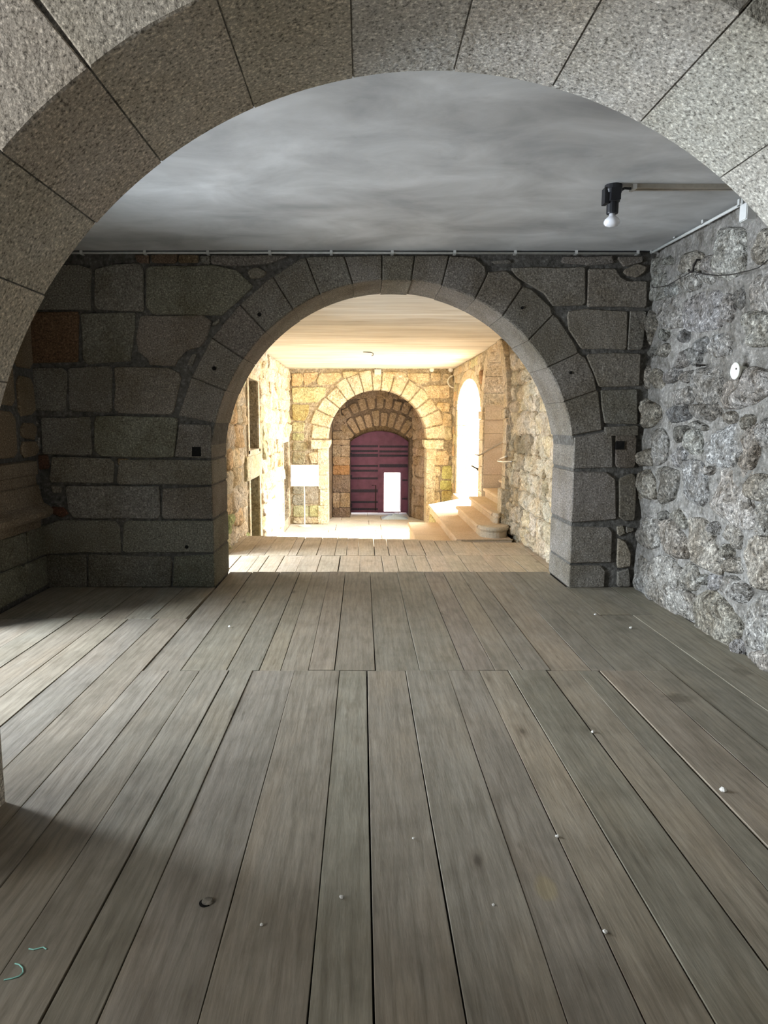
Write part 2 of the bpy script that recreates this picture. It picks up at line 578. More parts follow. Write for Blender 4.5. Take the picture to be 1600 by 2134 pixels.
# stone floor of the hall, split in big paving slabs
hallf = meta(MB().box((HXL - .1, 10.3, FZ - .3), (HXR + 1.2, 21.2, FZ - .012)).build('floor', M['ochre_mortar']),
             'pale stone floor before the plum door', None, 'structure')
y = 10.9
while y < 21:
    dy = R.uniform(.7, 1.0)
    x = HXL
    while x < HXR:
        dx = min(R.uniform(.8, 1.4), HXR + .05 - x)
        if dx > .1: ashlar(hallf, [(x, y), (x + dx, y), (x + dx, y + dy), (x, y + dy)], mp_z(FZ), M['slab'], shade((1, 1, 1), .05), h=.0, back=.05, bev=.006, joint=.008, name='paving_slab')
        x += dx + .001
    y += dy
meta(MB().box((-60, -40, -1.7), (60, 90, -1.27)).build('ground', M['ground']), 'pale gravel ground outside the building', None, 'structure')

# ------------------------------------------------------------------ ceilings
meta(MB().box((XL - .5, -3, HC), (XR + .7, Y2B, HC + .25)).build('ceiling', M['ceiling']), 'cloudy whitewashed flat ceiling of the near bays', None, 'structure')
meta(MB().box((HXL - .5, Y2B - .05, HH), (HXR + .9, 21.2, HH + .25)).box((HXR + .8, 9.5, HH), (8.2, 14.05, HH + .25)).build('ceiling', M['hall_ceiling']),
     'cream streaked ceiling of the far hall', None, 'structure')

# ------------------------------------------------------------------ near arch wall
wall_near = arch_core('wall_front', M['mortar'], 'near arch wall of pale speckled granite voussoirs', XL - .4, XR + .5, -.05, HC + .1,
                      [(XN, SN, RN + .004, RN + .004, -.06)], mp_y(Y1A), -.006, -(Y1B - Y1A - .001))
angs = [-1, 8, 17, 28, 40, 52, 64, 75.5, 87.5, 99.6, 112, 125, 136, 147, 159, 170, 181]
for i, (a0, a1) in enumerate(zip(angs, angs[1:])):
    g = .10
    rr = RN + R.uniform(-.004, .001)
    ro = min(2.6, 2.42 + R.uniform(-.05, .2))
    inner = arc(XN, SN, rr, rr, a0 + g, a1 - g, 8)
    outer = [(x, min(z, HC + .02)) for x, z in arc(XN, SN, ro, ro, a0 + g * .7, a1 - g * .7, 2)][::-1]
    ashlar(wall_near, inner + outer, mp_y(Y1A), M['granite'], shade((1, .985, .96) if a0 < 95 else (.97, .91, .82), .05), h=.008, back=Y1B - Y1A, bev=.006, joint=0, cut=0, wob=0, name='arch_stone')  # left stones tinted browner, standing in for warm shade on the soffit
zz = [-.02, .33, .70, SN - .02]
for sx in (-1, 1):
    for z0, z1 in zip(zz, zz[1:]):
        xe = XN + sx * RN
        xo = xe + sx * R.uniform(.55, .8)
        ashlar(wall_near, [(xe, z0 + .005), (xo, z0 + .005), (xo, z1 - .005), (xe, z1 - .005)], mp_y(Y1A), M['granite'], shade((.95, .90, .82), .08), h=.012, back=Y1B - Y1A, joint=.002, cut=.008, wob=0)

# ------------------------------------------------------------------ middle arch wall: blocks traced course by course
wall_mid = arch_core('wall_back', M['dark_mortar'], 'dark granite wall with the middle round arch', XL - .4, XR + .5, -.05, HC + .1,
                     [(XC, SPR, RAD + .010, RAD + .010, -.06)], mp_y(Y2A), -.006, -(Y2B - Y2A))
MPM = mp_y(Y2A)


def tr(s, ox, oy, sc):
    return [(ox + float(a.split(',')[0]) / sc, oy + float(a.split(',')[1]) / sc) for a in s.split()]


def on_mid(pts): return [(q.x, q.z) for q in (at(px, py, y=Y2A) for px, py in pts)]


DG = (1, 1, 1)
blocks = [  # outline in photo pixels, tint
    ('-10,549 48,549 132,551 168,553 190,560 189,645 35,645 -10,645', (.94, .95, .93)),
    ('199,561 230,551 288,550 299,561 299,645 295,650 204,644 197,632', DG),
    ('306,560 312,556 440,553 490,562 528,598 486,635 462,658 320,654 306,640', (1.0, 1.02, .90)),
    ('-20,650 162,650 164,655 164,755 57,757 -20,757', (.74, .48, .32)),
    ('170,653 280,651 283,657 279,692 273,752 183,758 174,749', (.96, .98, .93)),
    ('292,659 426,657 441,671 432,704 417,722 387,731 372,749 363,764 312,761 309,749 288,731 285,704', (1.02, .98, .93)),
    ('-20,766 56,768 132,768 139,776 138,851 129,857 60,855 57,800', (.95, .98, .96)),
    ('143,767 231,765 234,773 234,854 225,860 156,858 144,851', DG),
    ('240,765 354,767 375,779 377,791 363,854 354,864 246,861 240,851', (1.04, 1.0, .96)),
    ('86,870 187,869 190,880 190,946 180,949 88,945', DG),
    ('203,866 366,870 371,880 362,953 214,951 198,940 198,880', (1.0, 1.03, .93)),
    ('111,952 231,955 237,967 235,1006 111,1006 105,1000', (1.05, 1.03, .98)),
    ('141,1012 330,1013 333,1021 333,1075 327,1081 153,1079 144,1066 138,1021', DG),
    ('93,1096 117,1085 237,1084 249,1096 252,1150 96,1154 90,1102', (.95, .98, .9)),
    ('97,1157 180,1156 181,1223 99,1223', (.85, .86, .80)),
    ('184,1156 351,1159 357,1168 354,1222 184,1223', (.84, .85, .78)),
    ('440,533 600,534 560,549 490,556 440,550', DG),
    ('282,533 311,532 312,549 288,548', (.8, .6, .5)), ('313,532 372,531 366,549 318,548', (.8, .62, .5)),
    ('374,532 414,532 414,549 372,549', (.85, .7, .5)), ('417,532 438,533 438,551 420,549', DG),
    ('517,565 535,558 556,568 545,580 520,580', (1.1, 1.1, 1)), ('400,738 412,737 402,764 390,763', DG), ('441,676 458,664 455,674 444,682', (1.1, 1.1, 1)),
    ('244,957 270,957 246,970', (.9, .7, .5)),
    ('107,1012 126,1012 129,1027 111,1027', (1.1, 1.1, 1.05)), ('58,913 81,910 82,938 60,940', DG), ('60,880 80,878 80,888 62,888', DG),
    ('78,950 100,948 103,975 80,978', (.6, .35, .28)), ('107,1056 135,1058 144,1072 128,1078 110,1070', (.55, .28, .2)),
    # right of the arch
    ('1063,559 1217,557 1218,635 1154,638 1131,611 1077,578', (1.0, .98, .96)),
    ('1225,561 1282,561 1293,580 1313,588 1345,585 1345,640 1223,638', (1.08, 1.05, 1.0)),
    ('1299,564 1326,550 1347,554 1343,567 1326,578 1302,573', (1.15, 1.1, 1.0)),
    ('1171,537 1276,535 1279,550 1221,552 1171,547', DG), ('1022,544 1063,542 1063,550 1029,549', DG), ('1285,536 1340,536 1338,548 1300,556', DG),
    ('1186,647 1225,645 1306,648 1303,728 1211,726 1184,686 1181,662', (1.08, 1.04, .98)),
    ('1311,648 1344,648 1337,729 1306,728', DG),
    ('1222,740 1259,735 1335,736 1331,804 1249,805 1232,767', (1.06, 1.03, .98)),
    ('1252,814 1326,810 1328,883 1259,881 1252,847', DG),
    ('1258,889 1327,887 1329,908 1262,909', DG),
    ('1282,892 1318,890 1325,914 1320,974 1288,976 1281,968', (.85, .82, .8)),
    ('1290,998 1318,986 1324,1004 1322,1082 1300,1085 1290,1079', (.8, .76, .72)),
    ('1284,1097 1300,1097 1300,1115 1288,1116', (1.2, 1.15, 1.05)), ('1303,1097 1321,1100 1318,1109 1303,1109', DG),
    ('1288,1121 1300,1127 1312,1151 1312,1178 1288,1184 1284,1175', (1.5, 1.45, 1.3)), ('1285,1193 1309,1184 1313,1221 1285,1222', DG),
]
for s, c in blocks:
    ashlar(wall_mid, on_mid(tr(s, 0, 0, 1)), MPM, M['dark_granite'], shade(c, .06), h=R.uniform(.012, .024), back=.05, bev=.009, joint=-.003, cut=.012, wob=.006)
# jamb blocks that run right through the wall
XE0, XE1 = XC - RAD, XC + RAD
jl = [('373,882 449,886 449,955 364,952', DG), ('249,958 288,957 449,959 449,1010 246,1009 243,1000', (1.05, 1.03, .98)),
      ('339,1018 449,1014 449,1081 342,1081 337,1075', (1.05, 1.0, .96)), ('258,1090 264,1085 449,1085 449,1150 261,1151 255,1147', (.98, 1.0, .92)),
      ('363,1159 449,1154 449,1224 360,1222', (.88, .92, .80))]
jr = [('1186,911 1274,897 1276,974 1186,977', DG), ('1188,982 1264,984 1282,998 1283,1082 1187,1089', (.98, .97, .97)),
      ('1184,1097 1267,1098 1275,1109 1273,1172 1184,1173', (1.1, 1.1, 1.1)), ('1190,1178 1252,1178 1261,1190 1258,1224 1184,1224', (.98, .97, .95))]
for lst, xe, sg in ((jl, XE0, 1), (jr, XE1, -1)):
    for s, c in lst:
        pts = [(xe, q[1]) if (q[0] - xe) * sg > -.09 else q for q in on_mid(tr(s, 0, 0, 1))]
        ashlar(wall_mid, pts, MPM, M['dark_granite'], shade(c, .05), h=.015, back=Y2B - Y2A, bev=.009, joint=.0, cut=.008, wob=.002)
J = [((450, 882), (372, 866)), ((472, 815), (399, 786)), ((507, 747), (442, 704)), ((552, 690), (500, 635)), ((612, 646), (569, 577)), ((666, 611), (637, 537)),
     ((735, 591), (717, 534)), ((796, 585), (796, 532)), ((857, 586), (864, 533)), ((921, 594), (936, 533)), ((989, 625), (1014, 574)), ((1046, 660), (1088, 597)),
     ((1098, 712), (1152, 656)), ((1142, 765), (1205, 736)), ((1171, 839), (1243, 814)), ((1186, 909), (1253, 896))]
extra = {8: [(866, 532), (930, 532)], 9: [(938, 533), (990, 537), (1012, 556)], 10: [(1017, 567), (1055, 564), (1085, 588)], 11: [(1093, 598), (1107, 602), (1148, 640)],
         12: [(1160, 661), (1200, 720)], 13: [(1208, 738), (1218, 744), (1238, 785)], 14: [(1246, 818), (1253, 885)], 4: [(574, 573), (625, 540)], 3: [(505, 630), (560, 582)], 5: [(645, 535), (710, 533)]}
for i in range(len(J) - 1):
    def ang(p):
        q = at(*p, y=Y2A); return math.degrees(math.atan2(q.z - SPR, q.x - XC))
    a0, a1 = ang(J[i][0]), ang(J[i + 1][0])
    rr = RAD + R.uniform(-.008, .004)
    gg = .06
    inner = arc(XC, SPR, rr, rr, a0 - gg, a1 + gg, 5)
    outer = [J[i][1]] + extra.get(i, []) + [J[i + 1][1]]
    outer = on_mid(outer)
    cx = sum(p[0] for p in outer) / len(outer)
    outer = [(p[0] + (cx - p[0]) * .02, p[1]) for p in outer][::-1]
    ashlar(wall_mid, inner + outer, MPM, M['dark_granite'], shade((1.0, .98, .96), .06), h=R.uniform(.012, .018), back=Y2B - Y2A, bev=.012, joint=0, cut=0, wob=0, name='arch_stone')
# dark plugs on the blocks, standing in for the shade inside socket holes
for px, py, s, hh in ((410, 941, .042, .0158), (1290, 928, .038, .0246)):
    q = at(px, py, y=Y2A)
    MB().prism([(q.x - s, q.z - s), (q.x + s, q.z - s), (q.x + s * .95, q.z + s), (q.x - s * .9, q.z + s)], MPM, -.03, hh).build('socket_hole_shade', M['void'], wall_mid)
for px, py, s in ((541, 656, .018), (447, 768, .018), (390, 1139, .016), (1087, 642, .013), (1188, 777, .014)):
    q = at(px, py, y=Y2A)
    MB().lathe([(s, -.03), (s, .0235), (s * .6, .0235)], (q.x, Y2A, q.z), (0, -1, 0), 9).build('socket_hole_shade', M['void'], wall_mid)

# ------------------------------------------------------------------ right wall, rubble traced stone by stone
XW = 2.50


def wall_grid(name, mat, label, mp, u0, u1, v0, v1, step, amp, thick, holes=()):
    nu, nv = int((u1 - u0) / step), int((v1 - v0) / step)
    v, f = [], []
    for j in range(nv + 1):
        for i in range(nu + 1):
            a, b = u0 + (u1 - u0) * i / nu, v0 + (v1 - v0) * j / nv
            q = Vector((a * 4.2, b * 4.2, 5.0))
            v.append(mp(a, b, amp * (noise.noise(q) + .5 * noise.noise(q * 2.7))))
    W = nu + 1
    for j in range(nv):
        for i in range(nu):
            f.append((j * W + i, j * W + i + 1, (j + 1) * W + i + 1, (j + 1) * W + i))
    n = len(v)
    v += [mp(u0, v0, -thick), mp(u1, v0, -thick), mp(u1, v1, -thick), mp(u0, v1, -thick)]
    f += [(n + 3, n + 2, n + 1, n)]
    f += [tuple([n, n + 1] + list(range(nu, -1, -1))), tuple([n + 2, n + 3] + list(range(nv * W, nv * W + W)))]
    f += [tuple([n + 1, n + 2] + [j * W + nu for j in range(nv, -1, -1)]), tuple([n + 3, n] + [j * W for j in range(nv + 1)])]
    return meta(obj(name, v, f, mat, None, None, True), label, None, 'structure')


MPR = mp_x(XW, 1, LEAN)
wall_right = wall_grid('wall_right', M['mortar'], 'bright rubble wall of rough stones set in grey mortar', MPR, -3, Y2A + .05, -.1, HC + .05, .055, .03, .5)


def on_right(pts):
    out = []
    for px, py in pts:
        q = at(px, py, x=XW)
        for _ in range(3): q = at(px, py, x=XW + LEAN * q.z)
        out.append((q.y, q.z))
    return out


A_ = (1320, 480, 5.714); B_ = (1320, 740, 5.714); C_ = (1300, 1000, 5.333); D_ = (1150, 1200, 3.5556)
RW = [
    (A_, '220,345 330,345 400,600 380,760 330,810 210,820 190,600', .95), (A_, '355,350 430,310 480,350 470,400 380,410', 1.0),
    (A_, '490,640 520,650 545,770 400,790 400,720', .9), (A_, '550,560 640,520 800,500 800,680 600,750 555,750 530,640', 1.0),
    (A_, '560,480 640,300 720,270 830,290 830,480 640,500', .9), (A_, '850,380 930,320 990,320 990,520 830,500', .85),
    (A_, '1000,300 1040,120 1090,0 1330,0 1340,300 1330,480 1250,530 1120,600 1040,540 1000,460', 1.12), (A_, '820,520 960,530 970,600 930,640 830,600', 1.1),
    (A_, '330,870 440,800 600,800 610,950 590,1130 420,1160 330,1060', .98), (A_, '640,1050 680,850 850,740 1000,740 1085,790 1100,960 1090,1080 1030,1150 800,1190 640,1190', 1.0),
    (A_, '1110,800 1170,770 1210,850 1220,960 1190,1070 1140,1080 1120,960', 1.2), (A_, '1230,720 1320,660 1310,900 1240,960 1210,800', .75),
    (A_, '170,970 220,970 285,1030 270,1200 190,1370 140,1360 150,1100', .7), (A_, '190,1430 290,1385 300,1470 210,1510 180,1480', .6),
    (A_, '320,1390 440,1350 470,1420 380,1490 320,1480', .75), (A_, '570,1270 625,1180 680,1250 640,1320 570,1320', .6),
    (A_, '930,1330 990,1260 1120,1245 1180,1310 1180,1480 1000,1510 900,1440', 1.2), (A_, '740,1330 860,1270 900,1390 850,1440 720,1420', .7),
    (A_, '690,1420 790,1420 790,1580 700,1590 660,1500', .85), (A_, '1490,230 1550,50 1600,0 1700,0 1700,330 1560,380 1500,360', 1.05),
    (A_, '1430,700 1500,560 1600,480 1720,480 1720,1000 1560,960 1450,980', 1.05), (A_, '1390,1000 1460,980 1600,1010 1720,1040 1720,1340 1480,1360 1380,1300 1370,1120', 1.1),
    (A_, '540,1480 650,1440 660,1590 560,1640 520,1560', .8), (A_, '330,1180 420,1170 450,1270 380,1310 310,1270', .85),
    (B_, '100,150 180,140 200,380 110,390', .9), (B_, '220,200 300,180 390,270 370,400 290,410 220,300', .9), (B_, '420,200 560,120 590,160 570,250 490,310 400,330', .85),
    (B_, '600,210 720,190 740,280 660,325 590,290', 1.0), (B_, '760,220 830,180 1050,120 1070,260 1060,430 1000,560 830,570 770,460 750,300', 1.08),
    (B_, '480,440 700,380 710,550 600,600 480,600', 1.05), (B_, '490,620 700,610 700,740 600,790 440,800 430,720', .55),
    (B_, '720,600 1030,580 1040,720 950,800 800,760 720,700', .7), (B_, '1060,500 1140,330 1350,240 1420,160 1600,200 1740,240 1740,480 1560,480 1440,560 1250,620 1080,630 1040,560', 1.12),
    (B_, '95,530 150,530 320,620 300,760 220,840 150,850 90,720', 1.0), (B_, '60,1160 230,1110 240,1310 60,1310 40,1220', .95),
    (B_, '230,930 340,890 430,1020 410,1240 300,1290 240,1260', .8), (B_, '430,1160 520,1060 640,1080 650,1200 590,1300 500,1320', .85),
    (B_, '650,960 700,900 790,880 830,1000 830,1130 790,1190 700,1150 640,1060', 1.0), (B_, '480,860 640,850 660,960 540,1030 490,980', .5),
    (B_, '900,1050 990,950 1180,830 1260,860 1280,1020 1300,1130 1270,1180 1220,1310 1090,1300 930,1260 890,1180', 1.1),
    (B_, '1330,1020 1400,870 1480,800 1500,960 1520,1150 1450,1200 1450,1330 1300,1330 1280,1200', 1.0), (B_, '1530,860 1600,780 1740,780 1740,1130 1560,1170 1510,1000', 1.08),
    (B_, '290,1370 400,1350 530,1400 510,1600 470,1700 360,1760 280,1600', .8), (B_, '60,1400 200,1380 270,1480 270,1700 90,1720 40,1560', .9),
    (B_, '640,1340 720,1260 840,1300 880,1420 900,1700 830,1790 700,1790 600,1650 610,1480', 1.0), (B_, '880,1350 950,1330 970,1400 900,1420', 1.0),
    (B_, '1400,1550 1500,1430 1600,1460 1740,1500 1740,1640 1500,1720 1400,1640', 1.0),
    (B_, '720,820 800,790 900,850 870,900 780,870', .8), (B_, '1080,700 1180,680 1240,740 1160,800 1090,780', .9), (B_, '1300,760 1400,720 1450,790 1340,900 1290,860', .75),
    (C_, '1060,60 1110,-100 1390,-110 1390,180 1430,360 1470,420 1450,530 1300,520 1150,430 1030,350 990,250', 1.12),
    (C_, '1500,290 1600,190 1720,150 1720,600 1590,600 1530,470', 1.1), (C_, '140,430 270,430 390,460 410,600 390,720 290,750 180,700 130,560', 1.0),
    (C_, '420,460 530,450 620,540 700,640 730,760 730,860 600,850 510,800 440,700', 1.08), (C_, '400,370 480,350 520,400 460,440 410,430', .6),
    (C_, '530,360 610,330 680,390 730,480 700,540 600,500 530,430', .75), (C_, '730,430 900,450 960,530 1010,620 960,700 1040,790 1100,900 1110,1040 1000,1010 880,930 770,880 730,700 720,560', 1.1),
    (C_, '1140,560 1220,510 1320,590 1320,680 1280,760 1180,690 1130,640', .95), (C_, '1120,800 1150,720 1220,780 1210,850 1150,870', .8),
    (C_, '1210,870 1300,890 1360,980 1360,1050 1180,1010 1180,940', 1.05), (C_, '1385,900 1390,700 1500,610 1720,640 1720,1200 1560,1190 1440,1090 1385,1020', 1.15),
    (C_, '80,1000 110,860 170,830 250,900 330,1000 350,1130 380,1280 340,1340 240,1290 100,1190', 1.0),
    (C_, '360,1080 400,950 430,850 540,880 620,960 700,1040 650,1140 730,1230 830,1290 820,1450 780,1560 620,1510 380,1360 370,1240', 1.08),
    (C_, '710,1060 740,920 820,1000 840,1150 810,1220 740,1200', 1.2), (C_, '860,1080 900,1060 940,1110 900,1150 860,1130', .9),
    (C_, '960,1060 1100,1060 1110,1130 1050,1200 960,1210', .95), (C_, '1110,1210 1160,1080 1250,1090 1430,1200 1420,1280 1350,1370 1200,1270', .95),
    (C_, '1000,490 1050,480 1080,560 1040,590 1000,560', .75),
    (D_, '1085,230 1150,125 1210,110 1300,220 1400,330 1410,440 1330,530 1200,470 1110,380', 1.08), (D_, '1440,270 1600,130 1740,120 1740,560 1500,530 1440,420', 1.1),
    (D_, '1470,570 1600,570 1740,600 1740,760 1600,690 1480,620', 1.0), (D_, '1340,540 1410,470 1440,580 1400,590', .9),
]
for k, s, b in RW:
    warm = R.choice([(1, .98, .95), (1.0, .95, .88), (.97, .97, 1.0), (1.02, 1, .98)])
    rubble(wall_right, on_right(tr(s, *k)), MPR, M['rubble'], shade(tuple(b * c for c in warm), .06), h=R.uniform(.025, .06), joint=-.022, rough=.03, cut=.025)


def random_rubble(parent, mp, u0, u1, v0, v1, hs, ls, mat, tint, skip=lambda u, v: False, h=(.02, .05), rough=.016, jit=.04, step=.12, joint=-.004):
    v = v0
    while v < v1 - .06:
        dv = min(R.uniform(*hs), v1 - v)
        if v1 - v - dv < .08: dv = v1 - v
        u = u0
        while u < u1 - .06:
            du = min(R.uniform(*ls), u1 - u)
            if u1 - u - du < .1: du = u1 - u
            if not skip(u + du / 2, v + dv / 2) and not skip(u + .03, v + dv / 2) and not skip(u + du - .03, v + dv / 2):
                q = lambda a, b: (min(max(a + R.uniform(-jit, jit), u0), u1), min(max(b + R.uniform(-jit, jit), v0), v1))
                poly = [q(u, v), q(u + du * .5, v), q(u + du, v), q(u + du, v + dv * .5), q(u + du, v + dv), q(u + du * .5, v + dv), q(u, v + dv), q(u, v + dv * .5)]
                rubble(parent, poly, mp, mat, tint(u + du / 2, v + dv / 2), h=R.uniform(*h), rough=rough, joint=joint, step=step, back=.05, cut=.03)
            u += du
        v += dv


random_rubble(wall_right, MPR, -1.0, 4.15, .02, 2.9, (.28, .45), (.35, .65), M['rubble'], lambda u, v: shade((1, .98, .95), .12), skip=lambda u, v: Y1A - .05 < u < Y1B + .05, step=.15)

# ------------------------------------------------------------------ left wall of the near bays, with a window and a doorway
def holed_wall(name, mat, label, mp, us, vs, holes, d0, d1):
    b = MB()
    us = sorted(set(us + [h[0] for h in holes] + [h[1] for h in holes])); vs = sorted(set(vs + [h[2] for h in holes] + [h[3] for h in holes]))
    inside = lambda u, v: any(h[0] < u < h[1] and h[2] < v < h[3] for h in holes)
    for a0, a1 in zip(us, us[1:]):
        run = None
        for c0, c1 in zip(vs, vs[1:]):
            solid = not inside((a0 + a1) / 2, (c0 + c1) / 2)
            if solid: run = (run[0], c1) if run else (c0, c1)
            if (not solid or c1 == vs[-1]) and run:
                b.prism([(a0, run[0]), (a1, run[0]), (a1, run[1]), (a0, run[1])], mp, d0, d1)
                run = None
    return meta(b.build(name, mat), label, None, 'structure')


MPL = mp_x(XL, -1)
wall_left = holed_wall('wall_left', M['dark_mortar'], 'shaded stone wall with a moulded ledge beside the corner', MPL, [-3, Y2A + .05], [-.1, HC + .05],
                       [(-.5, 1.2, .85, 2.65), (3.1, 4.85, -.02, 2.45)], 0, -.7)
lz = [0.02, .30, .58]
for z0, z1 in zip(lz, lz[1:]):
    ya = 4.86
    for du in ((.42, .55, .51) if z0 < .2 else (.6, .45, .43)):
        ashlar(wall_left, [(ya, z0), (ya + du, z0), (ya + du, z1), (ya, z1)], MPL, M['dark_granite'], shade((.95, .98, .85), .12), h=.02, back=.04, cut=.03, wob=.01, joint=.01)
        ya += du
for (y0, y1, z0, z1) in ((4.87, 5.35, 1.22, 1.62), (5.37, 5.83, 1.2, 1.60), (4.87, 5.20, 1.64, 2.1), (5.22, 5.85, 1.63, 2.05), (4.87, 5.5, 2.12, 2.55), (5.52, 5.86, 2.08, 2.5), (4.87, 5.8, 2.57, 2.92),
                         (5.9, 6.22, 1.2, 1.33), (5.92, 6.2, 1.35, 1.5), (5.9, 6.2, 1.55, 1.9), (5.88, 6.2, 1.95, 2.4), (5.88, 6.22, 2.45, 2.9)):
    ashlar(wall_left, [(y0, z0), (y1, z0), (y1, z1), (y0, z1)], MPL, M['dark_granite'], shade((1.05, .86, .66), .12), h=.025, back=.04, cut=.05, wob=.012, joint=.01)
prof = [(.58, .05), (.66, .06), (.67, .13), (.70, .165), (.74, .17), (.77, .14), (.80, .09), (.86, .07), (.95, .055), (.96, .035), (1.04, .035), (1.05, .055), (1.16, .05), (1.17, 0)]
ledge = MB()
n = len(prof) + 1
pts = [(.58, -.02)] + prof
ys = [4.86, 5.4, 6.1]
lv = [MPL(yy, z, d) for yy in ys for z, d in pts]
lf = [(j * n + i, j * n + i + 1, (j + 1) * n + i + 1, (j + 1) * n + i) for j in range(2) for i in range(n - 1)]
lf += [tuple(range(n)), tuple(range(2 * n, 3 * n))[::-1]]
meta(obj('moulded_ledge', lv, lf, M['dark_granite'], wall_left, (1.0, .85, .7)), 'moulded stone ledge browned with damp')
# closing walls of the camera's own bay
meta(MB().box((XL - .6, -3.5, -.1), (XR + .8, -3, HC + .2)).build('wall_rear', M['mortar']), 'plain mortared wall closing the near bay behind the viewer', None, 'structure')

# ------------------------------------------------------------------ the hall: left wall with niches
MPHL = mp_x(HXL, -1)
n1 = (11.95, 13.0, .95, 2.25)
n2 = (11.95, 13.0, FZ, .82)
n3 = (17.05, 18.25, -.98, 1.0)
n4 = (7.6, 9.3, HD, 2.0)                # doorway hidden behind the middle arch
hall_left = holed_wall('wall_left', M['ochre_mortar'], 'sunlit ochre rubble wall with stone framed niches', MPHL, [Y2B - .1, 21], [FZ - .1, HH + .05], [n1, n2, n3, n4], 0, -.36)
for nn, c in ((n1, (.62, .68, .72)), (n2, (.36, .46, .34)), (n3, (.62, .62, .62))):
    a, b, z0, z1 = nn
    MB().prism([(a - .05, z0 - .05), (b + .05, z0 - .05), (b + .05, z1 + .05), (a - .05, z1 + .05)], MPHL, -.26, -.42).build('niche_back', M['mortar'], hall_left, c)
    # surround: lintel, sill and two jambs
    for poly in ([(a - .16, z1), (b + .16, z1), (b + .16, z1 + .2), (a - .16, z1 + .2)], [(a - .16, z0), (a, z0), (a, z1), (a - .16, z1)], [(b, z0), (b + .16, z0), (b + .16, z1), (b, z1)]):
        ashlar(hall_left, poly, MPHL, M['ochre'], shade((1.08, 1.05, 1.0), .04), h=.03, back=.26, joint=.003, cut=.01, wob=0, name='surround_stone')
ashlar(hall_left, [(11.5, .52), (13.2, .52), (13.2, .93), (11.5, .93)], MPHL, M['ochre'], (1.0, 1.04, .95), h=.05, back=.1, joint=.004, cut=.01, name='sill_stone')
for (a, b, z0, z1) in ((11.95, 12.98, -.3, .2), (11.95, 12.98, .21, .8), (11.95, 12.98, -1.2, -.31)):
    ashlar(hall_left, [(a, z0), (b, z0), (b, z1), (a, z1)], mp_x(HXL - .26, -1), M['dark_granite'], (.9, 1.15, .85), h=.02, back=.04, name='blocking_stone')


def near_hole(holes, pad):
    return lambda u, v: any(h[0] - pad < u < h[1] + pad and h[2] - pad < v < h[3] + pad + .04 for h in holes)


def ochre_tint(u, v):
    r = R.random()
    base = (1.0, .98, .96) if r < .45 else (1.04, .95, .80) if r < .72 else (1.06, .88, .70) if r < .82 else (.94, .98, .80) if r < .92 else (1.12, 1.1, 1.06)
    if u < 12 and v < .5 and R.random() < .35: base = (.66, .86, .55)
    return shade(base, .1)


random_rubble(hall_left, MPHL, 7.4, 18.58, FZ, HH - .02, (.22, .38), (.36, .72), M['ochre'], ochre_tint, near_hole([n1, n2, n3, n4, (11.5, 13.2, .5, .95)], .14), h=(.02, .06), rough=.035, step=.11)

# ------------------------------------------------------------------ the hall: right wall with stair arch and courtyard arch
SA0, SA1 = 11.58, 13.86                       # stair opening
SYC, SR = (SA0 + SA1) / 2, (SA1 - SA0) / 2
SSP = 1.72
DA0, DA1 = 14.30, 17.82                       # courtyard opening
DYC, DR, DSP, DRZ = (DA0 + DA1) / 2, (DA1 - DA0) / 2, 1.80, .68
MPHR = mp_x(HXR, 1)
poly_open = [(DYC, DSP, DR, DRZ, FZ - .1), (SYC, SSP, SR, SR - .02, FZ - .1)]
hall_right = arch_core('wall_right', M['ochre_mortar'], 'ochre rubble wall with stair arch and sunny courtyard arch', Y2B - .1, 21.0, FZ - .1, HH + .1, poly_open, MPHR, 0, -.62)


def right_skip(u, v):
    if SA0 - .32 < u < SA1 + .2 and v < 3: return True
    if DA0 - .2 < u < DA1 + .2 and v < DSP + .1: return True
    if DA0 - .1 < u < DA1 + .1 and v < DSP + DRZ * math.sqrt(max(0, 1 - ((u - DYC) / (DR + .1)) ** 2)) + .2: return True
    return False


def grey_ochre(u, v):
    r = R.random()
    base = (.88, .82, .74) if r < .4 else (.98, .94, .88) if r < .75 else (1.0, .92, .78) if r < .9 else (.60, .56, .50)
    return shade(base, .12)


random_rubble(hall_right, MPHR, 7.3, 11.26, HD + .01, HH - .02, (.18, .32), (.26, .5), M['ochre'], grey_ochre, right_skip, h=(.02, .07), rough=.045, step=.09)
random_rubble(hall_right, MPHR, 11.3, 18.58, FZ + .02, HH - .02, (.18, .30), (.30, .60), M['ochre'], ochre_tint, right_skip, h=(.01, .03), step=.16)
rubble(hall_right, [(14.0, 2.28), (14.35, 2.25), (14.42, 2.5), (14.05, 2.55)], MPHR, M['ochre'], (.72, .50, .36), h=.06, rough=.02)
# stair arch surround: jamb blocks, imposts and ring, standing proud of the rubble
for y0, y1, near in ((11.30, SA0, True), (SA1, DA0, False)):
    zs_ = [HD - .05, .12, .62, 1.15, SSP - .16]
    for z0, z1 in zip(zs_, zs_[1:]):
        ashlar(hall_right, [(y0, z0), (y1, z0), (y1, z1), (y0, z1)], MPHR, M['ochre'], shade((1.02, .98, .92), .04), h=.09 if near else .03, back=.6, joint=.003, cut=.006, wob=0, name='jamb_stone')
    ashlar(hall_right, [(y0 - .01, SSP - .155), (y1 + .02, SSP - .155), (y1 + .02, SSP), (y0 - .01, SSP)], MPHR, M['ochre'], (1.05, 1.0, .93), h=.12 if near else .05, back=.6, joint=.002, cut=.02, wob=0, name='impost')
ashlar(hall_right, [(11.26, HD - .3), (SA0 + .01, HD - .3), (SA0 + .01, .42), (11.26, .42)], MPHR, M['ochre'], (1.0, .97, .90), h=.15, back=.5, joint=.002, cut=.02, wob=0, name='jamb_base')
